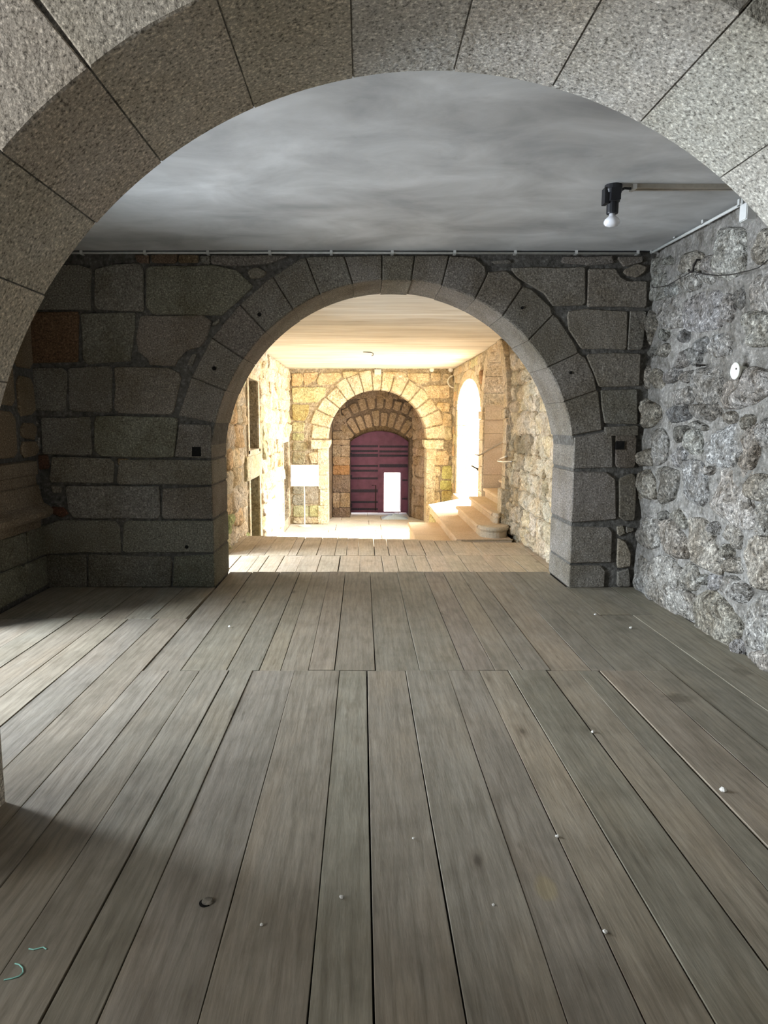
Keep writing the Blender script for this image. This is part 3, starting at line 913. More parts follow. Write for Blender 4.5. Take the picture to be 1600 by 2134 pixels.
for a0, a1 in zip(range(0, 180, 18), range(18, 181, 18)):
    inner = arc(SYC, SSP, SR - .005, SR - .025, a0 + .4, a1 - .4, 4)
    outer = [(y_, min(z_, HH - .005)) for y_, z_ in arc(SYC, SSP, SR + .27, SR + .25, a0 + .4, a1 - .4, 2)][::-1]
    ashlar(hall_right, inner + outer, MPHR, M['ochre'], shade((1.03, .98, .90), .04), h=.09 if a0 > 90 else .04, back=.6, joint=0, cut=0, wob=0, name='arch_stone')
for a0, a1 in zip(range(0, 180, 15), range(15, 181, 15)):
    inner = arc(DYC, DSP, DR - .01, DRZ - .01, a0 + .3, a1 - .3, 4)
    outer = [(y_, min(z_, HH - .03)) for y_, z_ in arc(DYC, DSP, DR + .14, DRZ + .2, a0 + .3, a1 - .3, 2)][::-1]
    ashlar(hall_right, inner + outer, MPHR, M['ochre'], shade((1.08, 1.04, .96), .04), h=.02, back=.62, joint=0, cut=0, wob=0, name='arch_stone')
# far reveal of the courtyard arch and far wall of the stairwell, in courses
zc_ = [-.34, -.02, .34, .62, .90, 1.16, 1.42, DSP]
for z0, z1 in zip(zc_, zc_[1:]):
    ashlar(hall_right, [(HXR - .01, z0), (HXR + .63, z0), (HXR + .63, z1), (HXR - .01, z1)], mp_y(DA1), M['ochre'], shade((1.15, 1.15, 1.12), .03), h=.02, back=.2, joint=.003, cut=.008, wob=0, name='reveal_stone')
well = meta(MB().box((HXR + .6, SA1 + .02, -1.3), (8.0, SA1 + .25, HH + .1)).box((HXR + .6, SA0 - .6, -1.3), (8.0, SA0 - .35, HH + .1)).box((7.8, SA0 - .5, -1.3), (8.1, SA1 + .2, HH + .1)).build('wall_side', M['ochre_mortar']),
            'tan ashlar walls of the stairwell behind the stair arch', None, 'structure')
zs_ = [-.3, .13, .46, 1.0, 1.28, 1.55, 1.72, 1.80, 2.38, HH - .03]
for i, (z0, z1) in enumerate(zip(zs_, zs_[1:])):
    for x0, x1 in ((HXR - .0, HXR + .95), (HXR + .95, HXR + 1.9)):
        imp = z0 == 1.55 or z0 == 1.72
        ashlar(well, [(x0, z0), (x1, z0), (x1, z1), (x0, z1)], mp_y(SA1), M['slab'], shade((.86, .73, .58), .04), h=.05 if imp else .012, back=.03, joint=.003, cut=.006, wob=0, bev=.008)

# ------------------------------------------------------------------ staircase
stairs = thing('staircase', 'worn tan stone staircase with rounded bottom step climbing into the stair arch', 'stairs', (1.9, 12, FZ))


def step(x0, x1, y0, y1, z0, z1, nose=True, col=(.95, .82, .66), slant=0.0, name='step'):
    """block with a rounded nosing along its left edge"""
    prof = [(x0 + .05, z0), (x0 + .05, z1 - .075), (x0 + .02, z1 - .06), (x0, z1 - .035), (x0 + .004, z1 - .012), (x0 + .022, z1), (x1, z1), (x1, z0)] if nose else [(x0, z0), (x0, z1), (x1, z1), (x1, z0)]
    v, f = [], []
    ny = max(2, int((y1 - y0) / .5))
    n = len(prof)
    for j in range(ny + 1):
        for x, z in prof:
            yy = y0 + (y1 - y0) * j / ny + (slant * (x - x0) if j == ny else 0)
            k = .006 * noise.noise(Vector((x * 3, yy * 2.5, z * 3)))
            v.append((x + k, yy, z + k))
    for j in range(ny):
        f += [(j * n + i, j * n + (i + 1) % n, (j + 1) * n + (i + 1) % n, (j + 1) * n + i) for i in range(n)]
    f += [tuple(range(n)), tuple(range(ny * n, ny * n + n))[::-1]]
    return obj(name, v, f, M['slab'], stairs, shade(col, .04))


ZA, ZB, ZC_, ZD, ZE = -.50, -.32, -.14, .03, .20
for y0, y1 in ((10.9, 12.3), (12.31, 13.9)): step(.91, 1.52, y0, y1, FZ, ZA, True)
for y0, y1 in ((10.75, 12.0), (12.01, 13.4), (13.41, 15.4)): step(1.46, HXR - .07, y0, y1, FZ, ZB, True, slant=1.4 if y1 > 15 else 0)
step(HXR - .08, HXR + .60, 14.34, 17.80, FZ, ZB + .004, False)
for y0, y1 in ((11.1, 12.4), (12.41, 13.66)): step(1.84, HXR - .13, y0, y1, ZB - .02, ZC_, True)
for y0, y1 in ((11.35, 12.5), (12.51, 13.84)): step(2.12, HXR - .13, y0, y1, ZC_ - .02, ZD, True)
step(HXR - .14, HXR + 2.5, SA0 + .01, 13.83, FZ, ZD - .001, False)
step(2.40, HXR + 2.5, SA0 + .01, 13.83, ZD - .02, ZE, True)
for k in range(1, 7): step(2.40 + .3 * k, HXR + 3.2, SA0 + .01, 13.83, ZE + .17 * (k - 1) - .02, ZE + .17 * k, True)
# rounded bottom step against the jamb


def bullnose(x0, x1, y, z0, z1, depth):
    c = ((x0 + x1) / 2, y)
    ring = [(x1, y + .3), (x0, y + .3)] + [(c[0] - (x1 - x0) / 2 * math.cos(t), y - depth * math.sin(t)) for t in [math.pi * i / 14 for i in range(15)]]
    lev = [(0, z0), (0, z1 - .085), (.02, z1 - .075), (.035, z1 - .05), (.03, z1 - .02), (.01, z1)]
    v, f = [], []
    n = len(ring)
    for off, z in lev:
        for x, yy in ring:
            d = Vector((x - c[0], yy - (y + .15))).normalized()
            v.append((x + d.x * (off - .03), yy + d.y * (off - .03), z))
    for j in range(len(lev) - 1):
        f += [(j * n + i, j * n + (i + 1) % n, (j + 1) * n + (i + 1) % n, (j + 1) * n + i) for i in range(n)]
    f.append(tuple(range((len(lev) - 1) * n, len(lev) * n)))
    return obj('rounded_step', v, f, M['slab'], stairs, (.86, .80, .70))


bullnose(1.86, 2.36, 11.12, ZB - .02, ZC_, .30)
bullnose(2.14, 2.27, 11.36, ZC_ - .02, ZD, .16)
# rubble face under the landing
for i in range(6):
    y0 = 13.95 + i * .24
    rubble(stairs, [(y0, -.95), (y0 + .22, -.95), (y0 + .22, -.50), (y0, -.50)], mp_x(1.5, 1), M['ochre'], shade((.9, .95, .66), .1), h=.03, joint=.01, name='stone')

# rails and latch
q = lambda px, py, **k: at(px, py, **k)
rail = thing('handrail', 'round steel handrail slanting up the far wall of the stairwell', 'handrail', (HXR + .1, SA1 - .1, .9))
pts = [q(989, 947, y=SA1 - .09), q(998, 949, y=SA1 - .09), q(1053, 918, y=SA1 - .09), q(1075, 905, y=SA1 - .09)]
MB().tube(pts, .016).build('rail_tube', M['steel'], rail, smooth=True)
for p in (pts[1], pts[2]): MB().tube([p, p + Vector((0, .10, -.02))], .008).build('bracket', M['steel'], rail)
rail2 = thing('handrail', 'short bent steel handrail on the pillar beside the rubble wall', 'handrail', (HXR - .1, 11.3, .9))
x_ = HXR - .17
MB().tube([q(1066, 962, x=x_), q(1049, 962, x=x_), q(1037, 960, x=x_), q(1043, 955, x=x_), q(1049, 953, x=x_), q(1055, 951, x=x_)], .014).build('rail_tube', M['steel'], rail2, smooth=True)
MB().tube([q(1060, 962, x=x_), q(1060, 962, x=x_) + Vector((.10, 0, 0))], .008).build('bracket', M['steel'], rail2)
latch = thing('iron_latch', 'dark iron door latch sticking out of the pier before the courtyard arch', 'latch', (HXR, 14.1, .55))
p0 = q(996, 978, x=HXR - .03); p1 = q(983, 971, x=HXR - .20)
MB().tube([p0, p1], .014).build('latch_bar', M['iron'], latch)
MB().lathe([(.03, -.02), (.03, .02)], p0, (-1, 0, 0), 8).build('latch_boss', M['iron'], latch)

# ------------------------------------------------------------------ far arch wall of the hall
FX, FR, FS = .395, 1.31, 1.05
wall_far = arch_core('wall_far', M['ochre_mortar'], 'sunlit far wall with the round arch before the plum door', HXL - .3, HXR + .3, FZ - .1, HH + .05, [(FX, FS, FR + .02, FR + .02, FZ - .11)], mp_y(Y3A), -.008, -(Y3B - Y3A))
MPF = mp_y(Y3A)
fa = [0, 13, 26, 38, 50, 62, 75, 86, 95, 106, 117, 128, 141, 154, 167, 180]
for a0, a1 in zip(fa, fa[1:]):
    ro = 1.77 + R.uniform(-.04, .06)
    inner = arc(FX, FS, FR, FR, a0 + .6, a1 - .6, 3)
    outer = arc(FX, FS, ro, ro, a0 + .6, a1 - .6, 2)[::-1]
    ashlar(wall_far, inner + outer, MPF, M['ochre'], shade((1.10, 1.07, .98), .05), h=.02, back=Y3B - Y3A, bev=.02, joint=0, cut=0, wob=0, name='arch_stone')


def on_far(pts): return [(p.x, p.z) for p in (at(a, b, y=Y3A) for a, b in pts)]


F_ = (600, 760, 4.444)
fb = [
    ('30,210 350,210 345,290 270,350 40,355', (.95, 1.0, .74)), ('35,365 200,370 195,440 160,520 40,520', (.74, .70, .40)), ('38,530 160,540 150,620 40,622', (.78, .82, .58)),
    ('40,630 155,632 150,705 40,705', (.66, .72, .52)), ('40,712 180,715 180,800 40,800', (.58, .60, .50)), ('40,808 165,808 150,925 40,920', (.58, .60, .52)),
    ('40,1125 150,1125 150,1200 40,1200', (.52, .56, .58)), ('155,1125 285,1125 285,1290 155,1290', (.56, .58, .58)), ('40,1205 150,1205 150,1300 40,1300', (.5, .54, .55)),
    ('45,1305 190,1305 190,1410 45,1410', (.66, .74, .60)), ('195,1300 300,1300 300,1410 195,1410', (.72, .82, .58)), ('45,1415 300,1415 300,1470 45,1470', (.85, .86, .78)),
    ('30,75 130,75 150,130 120,200 30,200', (1.08, .92, .66)), ('140,70 280,70 260,140 160,195 140,160', (1.08, .92, .74)), ('290,75 480,70 500,110 420,180 280,195 260,150', (1.05, .96, .76)), ('500,60 670,65 620,95 510,130', (1.0, .95, .76)),
    ('900,65 1080,70 1110,110 1000,120', (1.02, .95, .8)), ('1100,75 1310,80 1310,160 1210,185 1120,130', (1.06, .98, .82)), ('1320,75 1420,75 1420,150 1330,160', (1.0, .94, .8)), ('1430,80 1530,85 1525,180 1430,170', (.95, .9, .78)),
    ('1240,200 1340,190 1500,190 1500,310 1310,310', (1.08, 1.0, .86)), ('1380,345 1500,350 1500,440 1430,440 1370,380', (1.1, .96, .74)), ('1440,450 1515,450 1515,570 1430,570', (1.05, .96, .8)),
    ('1450,580 1515,580 1520,700 1450,705', (.96, .96, .76)), ('1300,800 1480,795 1500,860 1480,930 1300,930', (1.1, 1.05, .92)), ('1300,940 1420,940 1410,1030 1300,1030', (1.1, 1.08, .96)),
    ('1430,940 1520,935 1520,1060 1420,1060', (.86, .96, .52)), ('1300,1040 1400,1040 1400,1170 1310,1170', (1.1, 1.08, .96)), ('1410,1070 1520,1070 1520,1160 1410,1160', (.90, 1.0, .52)),
    ('1310,1180 1410,1180 1410,1290 1310,1290', (1.1, 1.06, .94)), ('1420,1170 1520,1170 1520,1260 1420,1270', (.94, .94, .56)),
    ('180,815 330,805 340,915 210,920', (1.08, 1.05, .95)),
]
for s, c in fb: ashlar(wall_far, on_far(tr(s, *F_)), MPF, M['ochre'], shade(c, .05), h=R.uniform(.012, .03), back=.04, bev=.016, joint=.008, cut=.03, wob=.01)
for sx in (-1, 1):
    xe = FX + sx * FR
    zz = [FZ, -.72, -.28, .1, .5, .80] if sx < 0 else [FZ, -.68, -.25, .15, .52, .80]
    for z0, z1 in zip(zz, zz[1:]):
        xo = xe + sx * R.uniform(.22, .3)
        ashlar(wall_far, [(xe, z0), (xo, z0), (xo, z1), (xe, z1)], MPF, M['ochre'], shade((1.14, 1.13, 1.08), .03), h=.03, back=Y3B - Y3A, joint=.004, cut=.01, wob=0, name='jamb_stone')
    # impost: stepped moulding under the arch springing
    xi = xe - sx * .07; xo = xe + sx * .45
    ip = [(xe - sx * .0, .80), (xe - sx * .03, .84), (xi, .93), (xi, 1.03), (xo, 1.03), (xo, .80)]
    ashlar(wall_far, ip, MPF, M['ochre'], (1.14, 1.13, 1.06), h=.09, back=Y3B - Y3A, joint=0, cut=0, wob=0, name='impost')

# ------------------------------------------------------------------ porch behind the far arch: splayed sides, rear arch, door
YD = 19.95                                     # face of the door wall
porch = meta(MB().prism([(FX - FR - .05, Y3B - .02), (FX - FR - .7, Y3B - .02), (FX - FR - .7, YD + .1), (-.86, YD + .1)], lambda a, b, d: (a, b, d), FZ - .05, HH).
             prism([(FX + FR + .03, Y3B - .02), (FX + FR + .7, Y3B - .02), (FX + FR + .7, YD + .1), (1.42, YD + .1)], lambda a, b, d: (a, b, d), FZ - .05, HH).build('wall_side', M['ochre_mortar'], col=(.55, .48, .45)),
             'splayed rubble side walls of the porch before the door', None, 'structure')
px0, px1 = Vector((FX + FR + .03, Y3B)), Vector((1.42, YD))
dv_ = (px1 - px0); L_ = dv_.length; dv_.normalize(); nrm = Vector((-dv_.y, dv_.x))
if nrm.x > 0: nrm = -nrm
mps = lambda u, v, d: (px0.x + dv_.x * u + nrm.x * d, px0.y + dv_.y * u + nrm.y * d, v)
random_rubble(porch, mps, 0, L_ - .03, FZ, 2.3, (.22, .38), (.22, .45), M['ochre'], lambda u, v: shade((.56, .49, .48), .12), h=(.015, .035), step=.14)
DX, DW = .50, .855
DSZ, DCZ = 1.02, 1.33                          # spring and crown of the segmental rear arch face


def seg(x, w_, zs, zc, n=14):
    """points of a segmental arch from right to left"""
    s = zc - zs
    r = (w_ * w_ + s * s) / (2 * s)
    a = math.asin(w_ / r)
    return [(x + r * math.sin(a - 2 * a * i / n), zc - r + r * math.cos(a - 2 * a * i / n)) for i in range(n + 1)], r, a


sp, sr, sa = seg(DX, DW, DSZ, 1.40)
end_poly = [(-1.3, FZ - .1), (-1.3, HH), (2.6, HH), (2.6, FZ - .1), (DX + DW, FZ - .1)] + sp + [(DX - DW, FZ - .1)]
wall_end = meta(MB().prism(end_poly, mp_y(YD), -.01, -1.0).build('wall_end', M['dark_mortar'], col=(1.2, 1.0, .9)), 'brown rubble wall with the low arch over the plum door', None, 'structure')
MPE = mp_y(YD)
cz = 1.40 - sr
nv = 9
for row, (r0, r1, nn) in enumerate(((sr, sr + .42, 10), (sr + .50, sr + .82, 11))):
    half = sa * (1.0 if row == 0 else .92)
    for i in range(nn):
        t0, t1 = half - 2 * half * i / nn, half - 2 * half * (i + 1) / nn
        g = .012 / r0 + .008
        f_ = lambda r, t: (DX + r * math.sin(t), cz + r * math.cos(t))
        rr1 = r1 + R.uniform(-.05, .04)
        p = [f_(r0, t0 - g), f_(r0, t1 + g), f_(rr1, t1 + g), f_(rr1, t0 - g)]
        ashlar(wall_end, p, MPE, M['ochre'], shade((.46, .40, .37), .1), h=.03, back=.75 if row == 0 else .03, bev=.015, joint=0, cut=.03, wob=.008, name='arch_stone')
zz = [FZ, -.95, -.50, .0, .28, .52, .86, 1.02, 1.25]
xs = [(-.86, DX - DW)]
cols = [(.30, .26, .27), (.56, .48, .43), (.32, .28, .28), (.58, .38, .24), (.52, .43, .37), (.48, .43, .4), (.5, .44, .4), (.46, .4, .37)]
for (z0, z1), c in zip(zip(zz, zz[1:]), cols):
    if z1 - z0 > .3 and R.random() < .5:
        xm = -.86 + R.uniform(.18, .3)
        ashlar(wall_end, [(-.86, z0), (xm, z0), (xm, z1), (-.86, z1)], MPE, M['ochre'], shade(c, .08), h=.02, back=.03, joint=.008, cut=.03, wob=.01)
        ashlar(wall_end, [(xm, z0), (DX - DW, z0), (DX - DW, z1), (xm, z1)], MPE, M['ochre'], shade(c, .08), h=.02, back=.03, joint=.008, cut=.03, wob=.01)
    else:
        ashlar(wall_end, [(-.86, z0), (DX - DW, z0), (DX - DW, z1), (-.86, z1)], MPE, M['ochre'], shade(c, .08), h=.02, back=.03, joint=.008, cut=.03, wob=.01)
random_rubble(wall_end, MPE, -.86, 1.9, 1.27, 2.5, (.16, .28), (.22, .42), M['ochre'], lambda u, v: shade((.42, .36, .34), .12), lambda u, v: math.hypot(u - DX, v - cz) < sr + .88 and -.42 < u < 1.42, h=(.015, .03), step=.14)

# door: two leaves with segmental head, iron straps, open wicket
YL = 20.55
door = meta(empty('door_1', (DX, YL, FZ)), 'plum painted arched double door with dark straps and an open wicket', None, 'structure')
sp2, r2, a2 = seg(DX, DW - .005, .93, 1.245, 20)
ZB0 = FZ - .0 + .06
wx0, wx1, wz0, wz1 = .64, 1.17, -1.14, .025
mid = DX - .02
left_top = [p for p in sp2 if p[0] < mid - .003]
right_top = [p for p in sp2 if p[0] > mid + .003]
zt = lambda x: cz2 + math.sqrt(max(0, r2 * r2 - (x - DX) ** 2))
cz2 = 1.245 - r2
lp = [(mid - .003, ZB0), (mid - .003, zt(mid))] + left_top + [(DX - DW + .005, ZB0)]
reb = [(DX - DW - .3, FZ - .05), (DX - DW - .3, 1.75), (DX + DW + .3, 1.75), (DX + DW + .3, FZ - .05), (DX + DW - .02, FZ - .05)] + [(DX + (x - DX) * .977, z - .02) for x, z in sp2] + [(DX - DW + .02, FZ - .05)]
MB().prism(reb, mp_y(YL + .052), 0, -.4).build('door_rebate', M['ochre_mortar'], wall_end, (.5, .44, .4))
MB().prism(lp, mp_y(YL), 0, -.05).build('left_leaf', M['door'], door)
b = MB()
b.prism([(mid + .003, wz1), (wx1, wz1), (DX + DW - .005, wz1)] + right_top + [(mid + .003, zt(mid))], mp_y(YL), 0, -.05)
b.prism([(mid + .003, ZB0), (wx0, ZB0), (wx0, wz1), (mid + .003, wz1)], mp_y(YL), 0, -.05)
b.prism([(wx1, ZB0), (DX + DW - .005, ZB0), (DX + DW - .005, wz1), (wx1, wz1)], mp_y(YL), 0, -.05)
b.prism([(wx0, ZB0), (wx1, ZB0), (wx1, wz0), (wx0, wz0)], mp_y(YL), 0, -.05)
b.build('right_leaf', M['door'], door)


def strap(x0, x1, z, hgt=.05):
    o = MB().prism([(x0, z - hgt / 2), (x1, z - hgt / 2), (x1, z + hgt / 2), (x0, z + hgt / 2)], mp_y(YL), .012, -.001).build('strap', M['strap'], door)
    k = int((x1 - x0) / .07)
    st = MB()
    for i in range(k):
        xx = x0 + (i + .5) * (x1 - x0) / k
        st.prism([(xx - .012, z - .012), (xx + .012, z - .012), (xx + .012, z + .012), (xx - .012, z + .012)], mp_y(YL), .024, .01)
    s_ = st.build('studs', M['strap'], o)
    s_['kind'] = 'stuff'


xl0, xr1 = DX - DW + .02, DX + DW - .02
for py, full in ((930, 1), (940, 1), (949, 1), (971, 1), (981, 0), (997, 0), (1023, 0), (1046, 0), (1061, 0)):
    z = at(731, py, y=YL).z
    strap(xl0, mid - .01, z, (.09 if py in (1023, 949) else .06))
    if full: strap(mid + .01, xr1, z - (.01 if py < 970 else -.005), .09 if py == 971 else .06)
for z in (-.2, -.75): strap(wx1 + .01, xr1, z, .05)
# wicket leaf swung outwards, bolt, edge battens
MB().box((wx1 - .03, YL + .05, wz0), (wx1, YL + .55, wz1)).build('wicket_leaf', M['door'], door)
MB().tube([(mid - .09, YL - .03, -1.1), (mid - .09, YL - .03, -.35), (mid - .2, YL - .03, -.35)], .012).build('bolt', M['iron'], door)
MB().box((mid - .02, YL - .02, ZB0), (mid + .02, YL, zt(mid) - .01)).build('meeting_batten', M['door'], door)
for z in (-.1, .55, -.95): MB().box((xl0 - .03, YL - .03, z - .06), (xl0 + .03, YL, z + .06)).build('hinge', M['strap'], door)

mound = MB()
nn = 14
cx_, cy_ = .92, 19.75
vv, ff = [], []
for j in range(nn + 1):
    for i in range(nn + 1):
        a, b_ = i / nn - .5, j / nn - .5
        r_ = max(abs(a), abs(b_)) * 2
        zz_ = FZ + .003 + (1 - r_) ** .8 * .16 * (.6 + .8 * abs(noise.noise(Vector((a * 6, b_ * 6, 2))))) if r_ < 1 else FZ + .002
        vv.append((cx_ + a * .75, cy_ + b_ * .5, zz_))
for j in range(nn):
    for i in range(nn): ff.append((j * 15 + i, j * 15 + i + 1, (j + 1) * 15 + i + 1, (j + 1) * 15 + i))
meta(obj('blue_mound', vv, ff, M['mound_blue'], None, None, True), 'pale blue crumpled sheet on the floor below the open wicket', 'mound')  # low crumpled pale blue mound on the porch floor

# ------------------------------------------------------------------ hall fittings
p = at(607, 970, y=18.2); p2 = at(663, 1012, y=18.2)
sign = thing('sign_stand', 'white blank sign panel on a thin pole before the far wall', 'sign', ((p.x + p2.x) / 2, 18.2, FZ))
MB().box((p.x, 18.18, p2.z), (p2.x, 18.22, p.z)).build('panel', M['sign'], sign)
fr = MB()
for a, b in (((p.x - .015, 18.17, p2.z - .015), (p2.x + .015, 18.23, p2.z)), ((p.x - .015, 18.17, p.z), (p2.x + .015, 18.23, p.z + .015)), ((p.x - .015, 18.17, p2.z), (p.x, 18.23, p.z)), ((p2.x, 18.17, p2.z), (p2.x + .015, 18.23, p.z))):
    fr.box(a, b)
fr.build('frame', M['white'], sign)
pp = at(634, 1012, y=18.25)
MB().tube([(pp.x, 18.25, FZ + .01), (pp.x, 18.25, pp.z + .1)], .016).build('pole', M['white'], sign)
MB().lathe([(.17, 0), (.17, .015), (.03, .03)], (pp.x, 18.25, FZ + .001), (0, 0, 1), 16).build('base', M['white'], sign)

p = at(787, 775, y=Y3A)
jb = thing('wall_light', 'square white emergency light box above the crown of the far arch', 'light', (p.x, Y3A, p.z - .08))
MB().box((p.x - .085, Y3A - .07, p.z - .07), (p.x + .085, Y3A - .02, p.z + .06)).build('housing', M['white'], jb)
MB().box((p.x - .065, Y3A - .076, p.z - .05), (p.x + .065, Y3A - .07, p.z + .04)).build('lens', M['cream'], jb)
MB().tube([(p.x - .05, Y3A - .04, p.z + .05), (p.x - .09, Y3A - .03, p.z + .1), (p.x - .17, Y3A - .02, p.z + .16)], .01).build('cable', M['iron'], jb)
for (px, py), t_ in (((899, 771), 'round white ceiling-corner spot left of its twin on the far wall'), ((938, 771), 'round white ceiling-corner spot right of its twin beside the curved pipe')):
    p = at(px, py, y=Y3A)
    sl = thing('spot_light', t_, 'light', (p.x, Y3A, p.z - .05), 'twin round spots on the far wall')
    MB().lathe([(.03, .0), (.035, .04), (.06, .06), (.06, .10)], (p.x, Y3A - .005, p.z), (0, -1, 0), 12).build('housing', M['white'], sl)
    MB().lathe([(.043, .10), (.03, .112)], (p.x, Y3A - .005, p.z), (0, -1, 0), 12).build('lens', M['sign'], sl)
p = at(942, 795, y=Y3A - .05)
meta(MB().tube([(p.x + .05 + .16 * math.cos(t), Y3A - .06, p.z + .16 * math.sin(t)) for t in [math.radians(100 + 16 * i) for i in range(12)]], .02).build('curved_pipe', M['cream'], smooth=True),
     'pale curved pipe end in the corner beside the far arch', 'pipe')
p = at(771, 733, z=HH)
meta(MB().tube([(p.x - .14, p.y, HH - .004), (p.x + .02, p.y, HH - .012), (p.x + .06, p.y, HH - .03), (p.x + .06, p.y, HH - .07), (p.x + .03, p.y, HH - .08)], .008).build('ceiling_hook', M['iron']),
     'small dark hook in the cream hall ceiling', 'hook')
MBs = rubble(None, [(17.2, .62), (17.2, .62)], mp_z(0), M['ochre']) if False else None
p = at(565, 1105, z=FZ)
lo = rubble(None, [(p.x - .14, p.y - .1), (p.x + .14, p.y - .12), (p.x + .16, p.y + .1), (p.x - .12, p.y + .12)], mp_z(FZ), M['ochre'], (1.05, .8, .5), h=.10, back=.0, rough=.02, name='loose_stone')
meta(lo, 'loose orange stone on the sunny floor under the niche wall', 'stone')

# splintered board end at the stair foot
p = at(1010, 1129, z=HD)
meta(MB().prism([(p.x - .35, p.y + .03), (p.x + .42, p.y + .04), (p.x + .45, p.y + .1), (p.x - .1, p.y + .09), (p.x - .33, p.y + .07)], mp_z(HD), .004, .022).build('broken_board', M['hall_wood'], col=(.7, .66, .6)),
     'broken board end lying at the rounded bottom step', 'board')

# ------------------------------------------------------------------ electrics of the middle bay
p = at(1278, 386, z=HC)
lampo = thing('ceiling_lamp', 'black ceiling lamp holder with one bare white bulb', 'lamp', (p.x, p.y, HC))
sx_ = 1.0
MB().lathe([(.052, 0), (.055, -.03), (.05, -.05), (.043, -.055), (.043, -.10), (.036, -.105), (.036, -.165), (.034, -.17)], p, (0, 0, 1), 16).build('lamp_holder', M['black'], lampo, smooth=False)
MB().box((p.x - .06, p.y - .03, HC - .115), (p.x - .035, p.y + .03, HC - .02)).box((p.x - .03, p.y - .058, HC - .10), (p.x + .03, p.y - .04, HC - .03)).build('bracket', M['black'], lampo)
MB().lathe([(.018, -.165), (.019, -.182), (.030, -.192), (.044, -.204), (.049, -.216), (.048, -.228), (.038, -.240), (.020, -.247), (.004, -.249)], p, (0, 0, 1), 18).build('bulb', M['bulb'], lampo, smooth=True)
MB().tube([(p.x + .04, p.y, HC - .035), (p.x + .07, p.y, HC - .018), (p.x + .10, p.y, HC - .02), (p.x + .135, p.y, HC - .018)], .008).build('cable', M['black'], lampo)
tk = thing('cable_trunking', 'beige cable trunking running over the ceiling from the lamp to the right wall', 'trunking', (p.x + .12, p.y, HC))
MB().box((p.x + .12, p.y - .03, HC - .024), (XW + .1, p.y - .010, HC - .0005)).box((p.x + .12, p.y + .010, HC - .024), (XW + .1, p.y + .03, HC - .0005)).box((p.x + .12, p.y - .010, HC - .012), (XW + .1, p.y + .010, HC - .0005)).build('channel', M['channel'], tk)
MB().box((p.x + .11, p.y - .034, HC - .03), (p.x + .135, p.y + .034, HC - .0003)).build('end_cap', M['white'], tk)

zc = at(800, 527, y=Y2A - .05).z
cd = thing('wall_conduit', 'long grey conduit clipped along the top of the middle arch wall', 'conduit', (0, Y2A - .05, zc))
x0, x1 = XL + .1, at(1330, 528, y=Y2A - .05).x
MB().tube([(x0, Y2A - .05, zc), (-.5, Y2A - .05, zc + .002), (x1, Y2A - .05, zc - .004)], .010).build('pipe', M['conduit'], cd, smooth=True)
MB().tube([(x0, Y2A - .04, zc + .016), (x1 + .10, Y2A - .04, zc + .014)], .006).build('cable', M['black'], cd)  # black tube standing in for the dark gap above the conduit
for px in (170, 302, 433, 562, 690, 817, 947, 1073, 1200, 1328):
    q_ = at(px, 525, y=Y2A - .05)
    MB().box((q_.x - .012, Y2A - .066, zc - .013), (q_.x + .012, Y2A - .012, zc - .010)).box((q_.x - .012, Y2A - .066, zc - .013), (q_.x + .012, Y2A - .062, zc + .024)).build('clip', M['conduit'], cd)
a = at(1356, 527, z=HC - .03); xcw = XW + LEAN * HC - .05
a = at(1357, 527, x=xcw); b = at(1547, 424, x=xcw)
cr = thing('wall_conduit', 'white conduit clipped along the top of the rubble wall', 'conduit', (xcw, a.y, a.z))
MB().tube([a, b, b + Vector((0, 0, .05))], .011).build('pipe', M['conduit'], cr, smooth=True)
for px, py in ((1359, 524), (1408, 494), (1467, 463), (1543, 425)):
    q_ = at(px, py, x=xcw)
    MB().box((q_.x - .016, q_.y - .012, q_.z - .014), (q_.x + .05, q_.y + .012, q_.z - .010)).box((q_.x - .016, q_.y - .012, q_.z - .014), (q_.x - .012, q_.y + .012, q_.z + .03)).build('clip', M['conduit'], cr)
q_ = at(1553, 442, x=xcw)
bx = thing('junction_box', 'small pale grey junction box high on the rubble wall below the conduit end', 'box', (xcw + .05, q_.y, q_.z - .05))
MB().box((xcw - .01, q_.y - .045, q_.z - .055), (xcw + .08, q_.y + .045, q_.z + .055)).build('housing', M['conduit'], bx)
MB().box((xcw - .017, q_.y - .04, q_.z - .05), (xcw - .01, q_.y + .04, q_.z + .05)).build('cover', M['white'], bx)

xs_ = XW - .03
q_ = at(1540, 773, x=xs_)
dc = thing('blanking_plate', 'round cream cover plate on the rubble wall', 'plate', (xs_ + .03, q_.y, q_.z - .045))
MB().lathe([(.03, -.05), (.03, .012), (.055, .014), (.056, .028), (.052, .032)], (xs_, q_.y, q_.z), (-1, 0, 0), 20).build('disc', M['cream'], dc)
MB().lathe([(.006, .03), (.006, .036)], (xs_, q_.y - .025, q_.z + .012), (-1, 0, 0), 8).build('screw', M['iron'], dc)
wire = [at(px, py, x=XW - .065) for px, py in ((1359, 593), (1360, 600), (1376, 598), (1394, 594), (1414, 581), (1438, 568), (1450, 567), (1470, 572), (1496, 574), (1520, 573), (1560, 564), (1580, 558), (1592, 549), (1612, 530))]
meta(MB().tube(wire, .0032, 6).build('hanging_wire', M['iron']), 'thin dark wire strung across the rubble wall over the iron hook', 'wire')
hk = [at(px, py, x=XW - .06) for px, py in ((1446, 541), (1445, 555), (1444, 564), (1440, 567), (1436, 566), (1435, 562))]
meta(MB().tube([hk[0] + Vector((.045, .0, -.002))] + [hk[0] + Vector((.022, 0, 0))] + hk[1:], .008, 6).build('iron_hook', M['iron']), 'black J shaped iron hook holding up the thin wire', 'hook')
hk = [at(px, py, x=XW - .055) for px, py in ((1450, 761), (1451, 763), (1459, 763))]
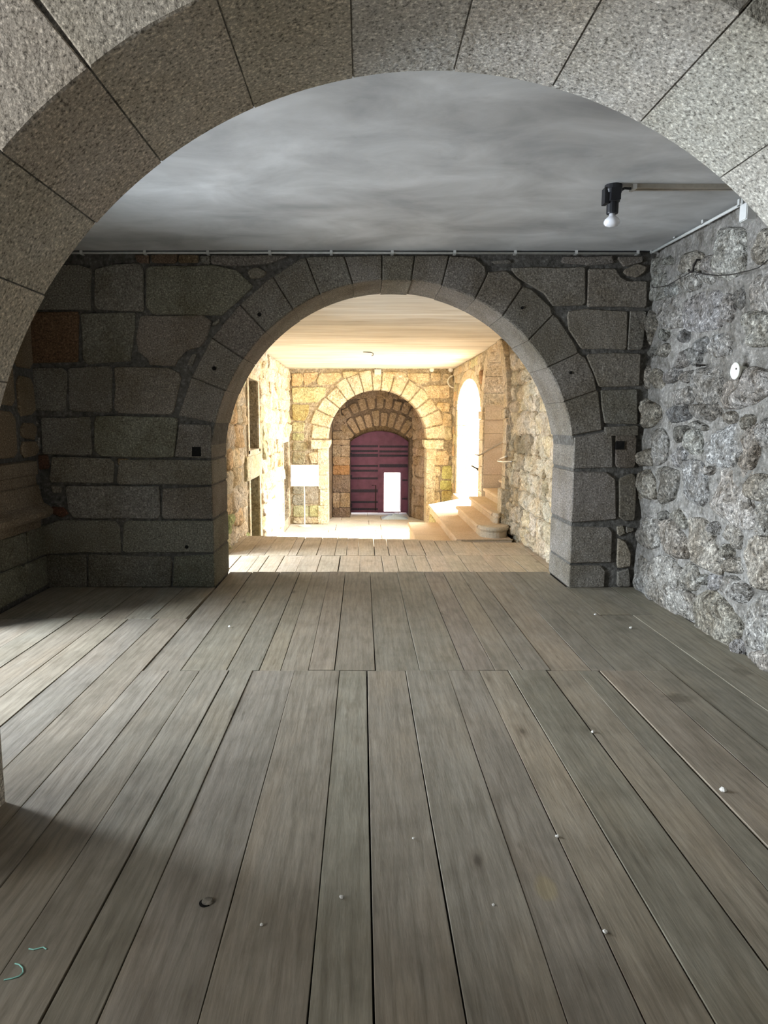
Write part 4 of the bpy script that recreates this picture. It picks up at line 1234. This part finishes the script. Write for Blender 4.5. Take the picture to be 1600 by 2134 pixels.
meta(MB().tube([hk[0] + Vector((.07, 0, 0))] + hk, .006, 6).build('iron_hook', M['iron']), 'tiny bent black nail in the rubble wall at mid height', 'hook')

# ------------------------------------------------------------------ litter on the boards
crumbs = [(1507, 1650, .014, 'large pale plaster crumb near the edge of the boards on the right'), (1261, 1944, .008, 'round white crumb beside a plank seam in front of the wide gap'),
          (1028, 1888, .006, 'small white crumb on the plank right of centre'), (1235, 1527, .009, 'flat white flake on the boards past the cross joint'),
          (1440, 1310, .001, ''), (1314, 1310, .011, 'white flake on the boards near the foot of the rubble wall'), (712, 1872, .008, 'curled white shred on the narrow centre plank'),
          (478, 1307, .011, 'white flake on the boards in front of the left arch foot'), (862, 1749, .006, 'tiny white shred on the centre plank'), (545, 1929, .006, 'tiny white chip on the wide plank left of centre'),
          (1240, 1282, .010, 'white chip at the seam near the right arch foot'), (1161, 1745, .007, 'white grain on a dark seam right of centre')]
for px, py, s, t_ in crumbs:
    if not t_: continue
    c = at(px, py, z=0)
    v, f = [], []
    for j in range(5):
        for i in range(7):
            th, ph = math.pi * j / 4, 2 * math.pi * i / 7
            k = s * (1 + .45 * noise.noise(Vector((px + 3 * math.sin(th) * math.cos(ph), py + 3 * math.cos(th), i * .7))))
            v.append((c.x + k * math.sin(th) * math.cos(ph), c.y + k * math.sin(th) * math.sin(ph), max(.0015, s * .55 + k * .8 * math.cos(th))))
    for j in range(4):
        for i in range(7): f.append((j * 7 + i, j * 7 + (i + 1) % 7, (j + 1) * 7 + (i + 1) % 7, (j + 1) * 7 + i))
    meta(obj('plaster_crumb', v, f, M['crumb']), t_, 'crumb')
for pts, t_ in (([(60, 1977), (70, 1979), (82, 1976), (90, 1974), (97, 1978)], 'short pale green thread lying across a plank on the left'),
                ([(31, 2008), (40, 2010), (47, 2017), (48, 2026), (40, 2034), (25, 2039), (8, 2042)], 'curled pale green thread over a seam at the lower left')):
    meta(MB().tube([at(*a, z=.006) for a in pts], .0018, 6).build('green_thread', M['thread']), t_, 'thread')
c = at(433, 1880, z=0)
MB().lathe([(.019, -.01), (.019, .0045), (.014, .0085), (.006, .010)], (c.x, c.y, 0), (0, 0, 1), 14).build('knot', flat('knot_wood', (.16, .14, .11), .8, 0, .2, .5, 60), floor)
MB().lathe([(.019, -.01), (.019, .0035)], (c.x - .007, c.y - .006, 0), (0, 0, 1), 14).build('knot_shadow', M['void'], floor)  # black disc offset under the knot, standing in for its dark crescent of shadow

# ------------------------------------------------------------------ outside: courtyard slab and far wall
meta(MB().box((HXR + .62, 14.0, -1.3), (30, 20.9, -.33)).build('ground', M['ground'], col=(1.15, 1.1, 1.0)), 'sunny raised courtyard beyond the courtyard arch', None, 'structure')
